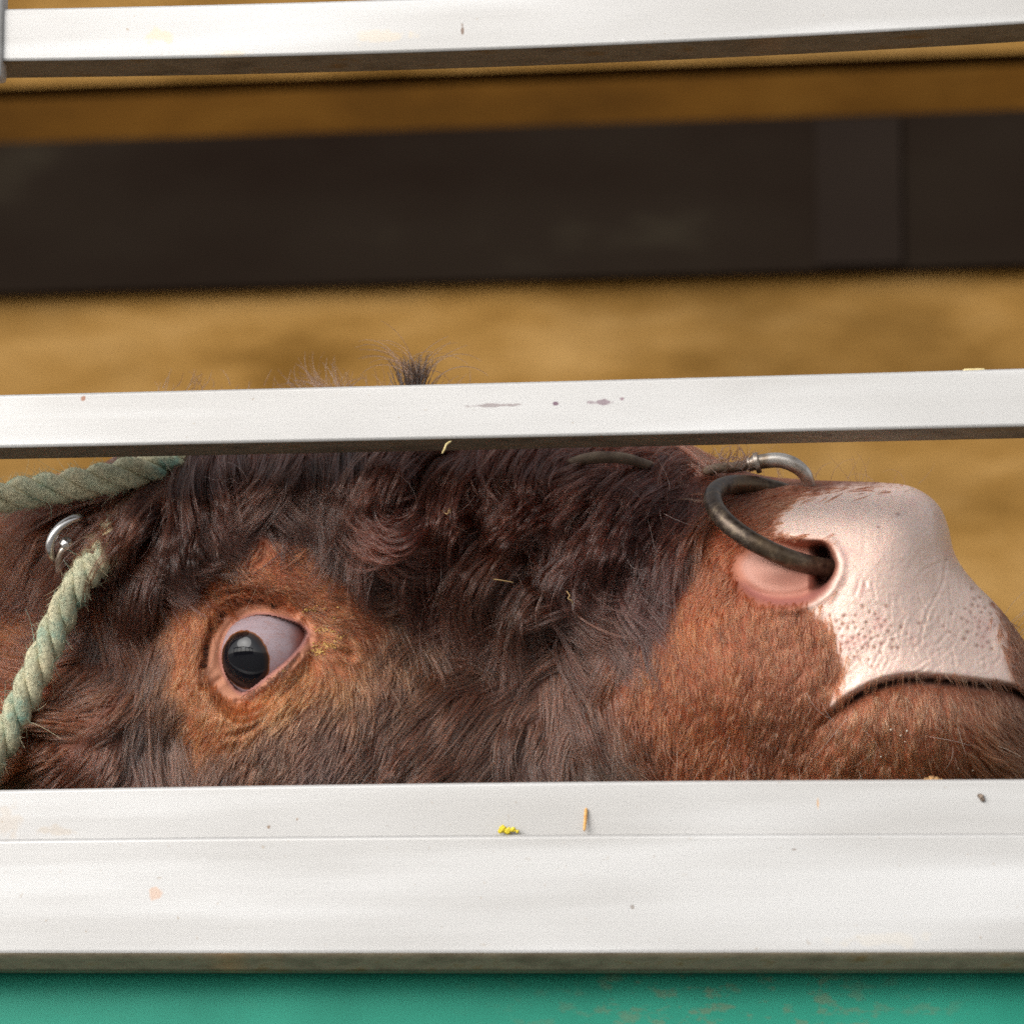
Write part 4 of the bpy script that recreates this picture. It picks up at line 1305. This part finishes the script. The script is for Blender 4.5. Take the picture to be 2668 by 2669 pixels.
# shiny ring between the ropes
mt = Mat("chrome")
mt.set("Base Color", (0.62, 0.60, 0.58)); mt.set("Metallic", 1.0); mt.set("Roughness", 0.26)
rng_ = empty("metal_ring", Vector(at(165, 1390, float(YM(165)) - .09)))
tag(rng_, "shiny chrome ring with a stud in brown fur between the two ropes", "metal ring")
yr = YMID - .110
q = catmull([C for C in ((222, 1368, yr + .012), (208, 1352, yr + .002), (186, 1356, yr - .002), (158, 1374, yr - .004), (138, 1400, yr - .004), (131, 1428, yr - .002), (138, 1452, yr + .004), (150, 1470, yr + .014))], 60)
tube("hoop", at(q[:, 0], q[:, 1], q[:, 2]), 0.0028, mt.m, rng_)
bm = bmesh.new()
bmesh.ops.create_uvsphere(bm, u_segments=20, v_segments=14, radius=0.0046)
for v_ in bm.verts:
    v_.co.z *= 0.9
    v_.co += v_.co.normalized() * 0.0007 * math.sin(v_.co.x * 1500) * math.cos(v_.co.z * 1300)
ms = bpy.data.meshes.new("stud"); bm.to_mesh(ms); bm.free()
so = link("stud", ms, mt.m, rng_)
so.location = Vector(at(174, 1418, yr + .002))
q = catmull([(172, 1425, yr + .001), (160, 1440, yr + .001), (154, 1462, yr + .003), (156, 1490, yr + .008)], 30)
tube("stem", at(q[:, 0], q[:, 1], q[:, 2]), 0.0021, galv, rng_)

# ------------------------------------------------------------------ bits of straw, crumbs and mud
def lump_mat(name, a, c):
    mt = Mat(name)
    mt.set("Base Color", mt.ramp(mt.noise(400, mt.coord(), 4), [(0.35, lin(a)), (0.65, lin(c))]))
    mt.set("Roughness", 0.9)
    return mt.m


def lump(name, px, py, Y, parts, mat, label, cat):
    """a crumbly clod: several rough balls fused in one mesh; parts = (dx px, dy px, r px)"""
    bm = bmesh.new()
    rg = random.Random(px)
    for (dx, dy, r_) in parts:
        ret = bmesh.ops.create_icosphere(bm, subdivisions=3, radius=r_ * MM)
        for v_ in ret["verts"]:
            v_.co *= 1 + 0.22 * math.sin(v_.co.x * 2600 + dx) * math.cos(v_.co.z * 2300 + dy) + rg.uniform(-.07, .07)
            v_.co += Vector((dx * MM, 0, -dy * MM))
    ml = bpy.data.meshes.new(name); bm.to_mesh(ml); bm.free()
    o = link(name, ml, mat)
    o.location = Vector(at(px, py, Y))
    return tag(o, label, cat)


def straw(px_pts, rpx, mat, label, name="straw_piece"):
    q = catmull(px_pts, 24)
    o = tube(name, at(q[:, 0], q[:, 1], q[:, 2]), rpx * MM * np.interp(np.linspace(0, 1, 24), [0, .1, .9, 1], [.5, 1, .9, .4]), mat, seg=8)
    return tag(o, label, "straw")


s_dull = lump_mat('dull_chaff', (130, 104, 66), (160, 132, 90))
s_or, s_pale = lump_mat("orange_straw", (206, 150, 84), (226, 178, 112)), lump_mat("pale_straw", (198, 176, 120), (222, 204, 150))
lump("crumb", 1318, 2163, -0.004, [(-8, -2, 10), (6, 2, 9), (20, -1, 7), (-16, 4, 5), (30, 4, 5)], lump_mat("yellow_crumb", (214, 190, 40), (236, 214, 72)), "yellow crumb lying on the ledge of the wide bottom beam", "crumb")
lump("mud_clod", 2412, 2036, 0.004, [(0, 0, 10), (14, -6, 8), (26, -4, 7), (6, 6, 6), (38, -2, 4)], lump_mat("mud", (120, 84, 54), (190, 148, 98)), "brown crumbly clod on the top edge of the bottom rail below the chin", "mud")
lump("mud_clod", 2556, 2076, -0.001, [(0, 0, 7), (4, 8, 5), (-6, -3, 4)], lump_mat("grey_mud", (96, 82, 72), (150, 132, 116)), "small grey-brown mud speck stuck on the bottom rail's face", "mud")
straw([(1527, 2106, -.001), (1525, 2135, -.0025), (1522, 2166, -.004)], 4.5, s_or, "short upright orange straw stuck to the bottom rail")
straw([(1176, 1150, -.002), (1164, 1158, -.004), (1158, 1172, -.004), (1152, 1182, -.002)], 3.0, s_pale, "bent pale straw hanging from the lower edge of the middle bar")
straw([(2508, 966, .004), (2535, 965, .003), (2566, 964, .004)], 5.0, s_pale, "flat pale straw lying on top of the middle bar")
for (pts, lb) in (([(1152, 1330, .04), (1165, 1340, .038), (1172, 1326, .038), (1174, 1341, .040)], "tiny bent chaff caught in the forehead curls"),
                  ([(1284, 1509, .055), (1310, 1513, .053), (1338, 1518, .055)], "thin white straw lying in the mid-face hair"),
                  ([(1476, 1540, .055), (1484, 1552, .053), (1480, 1560, .053), (1490, 1566, .053), (1493, 1578, .055)], "curly tan straw crumb in the hair behind the muzzle")):
    straw(pts, 1.6, s_dull, lb, "chaff")
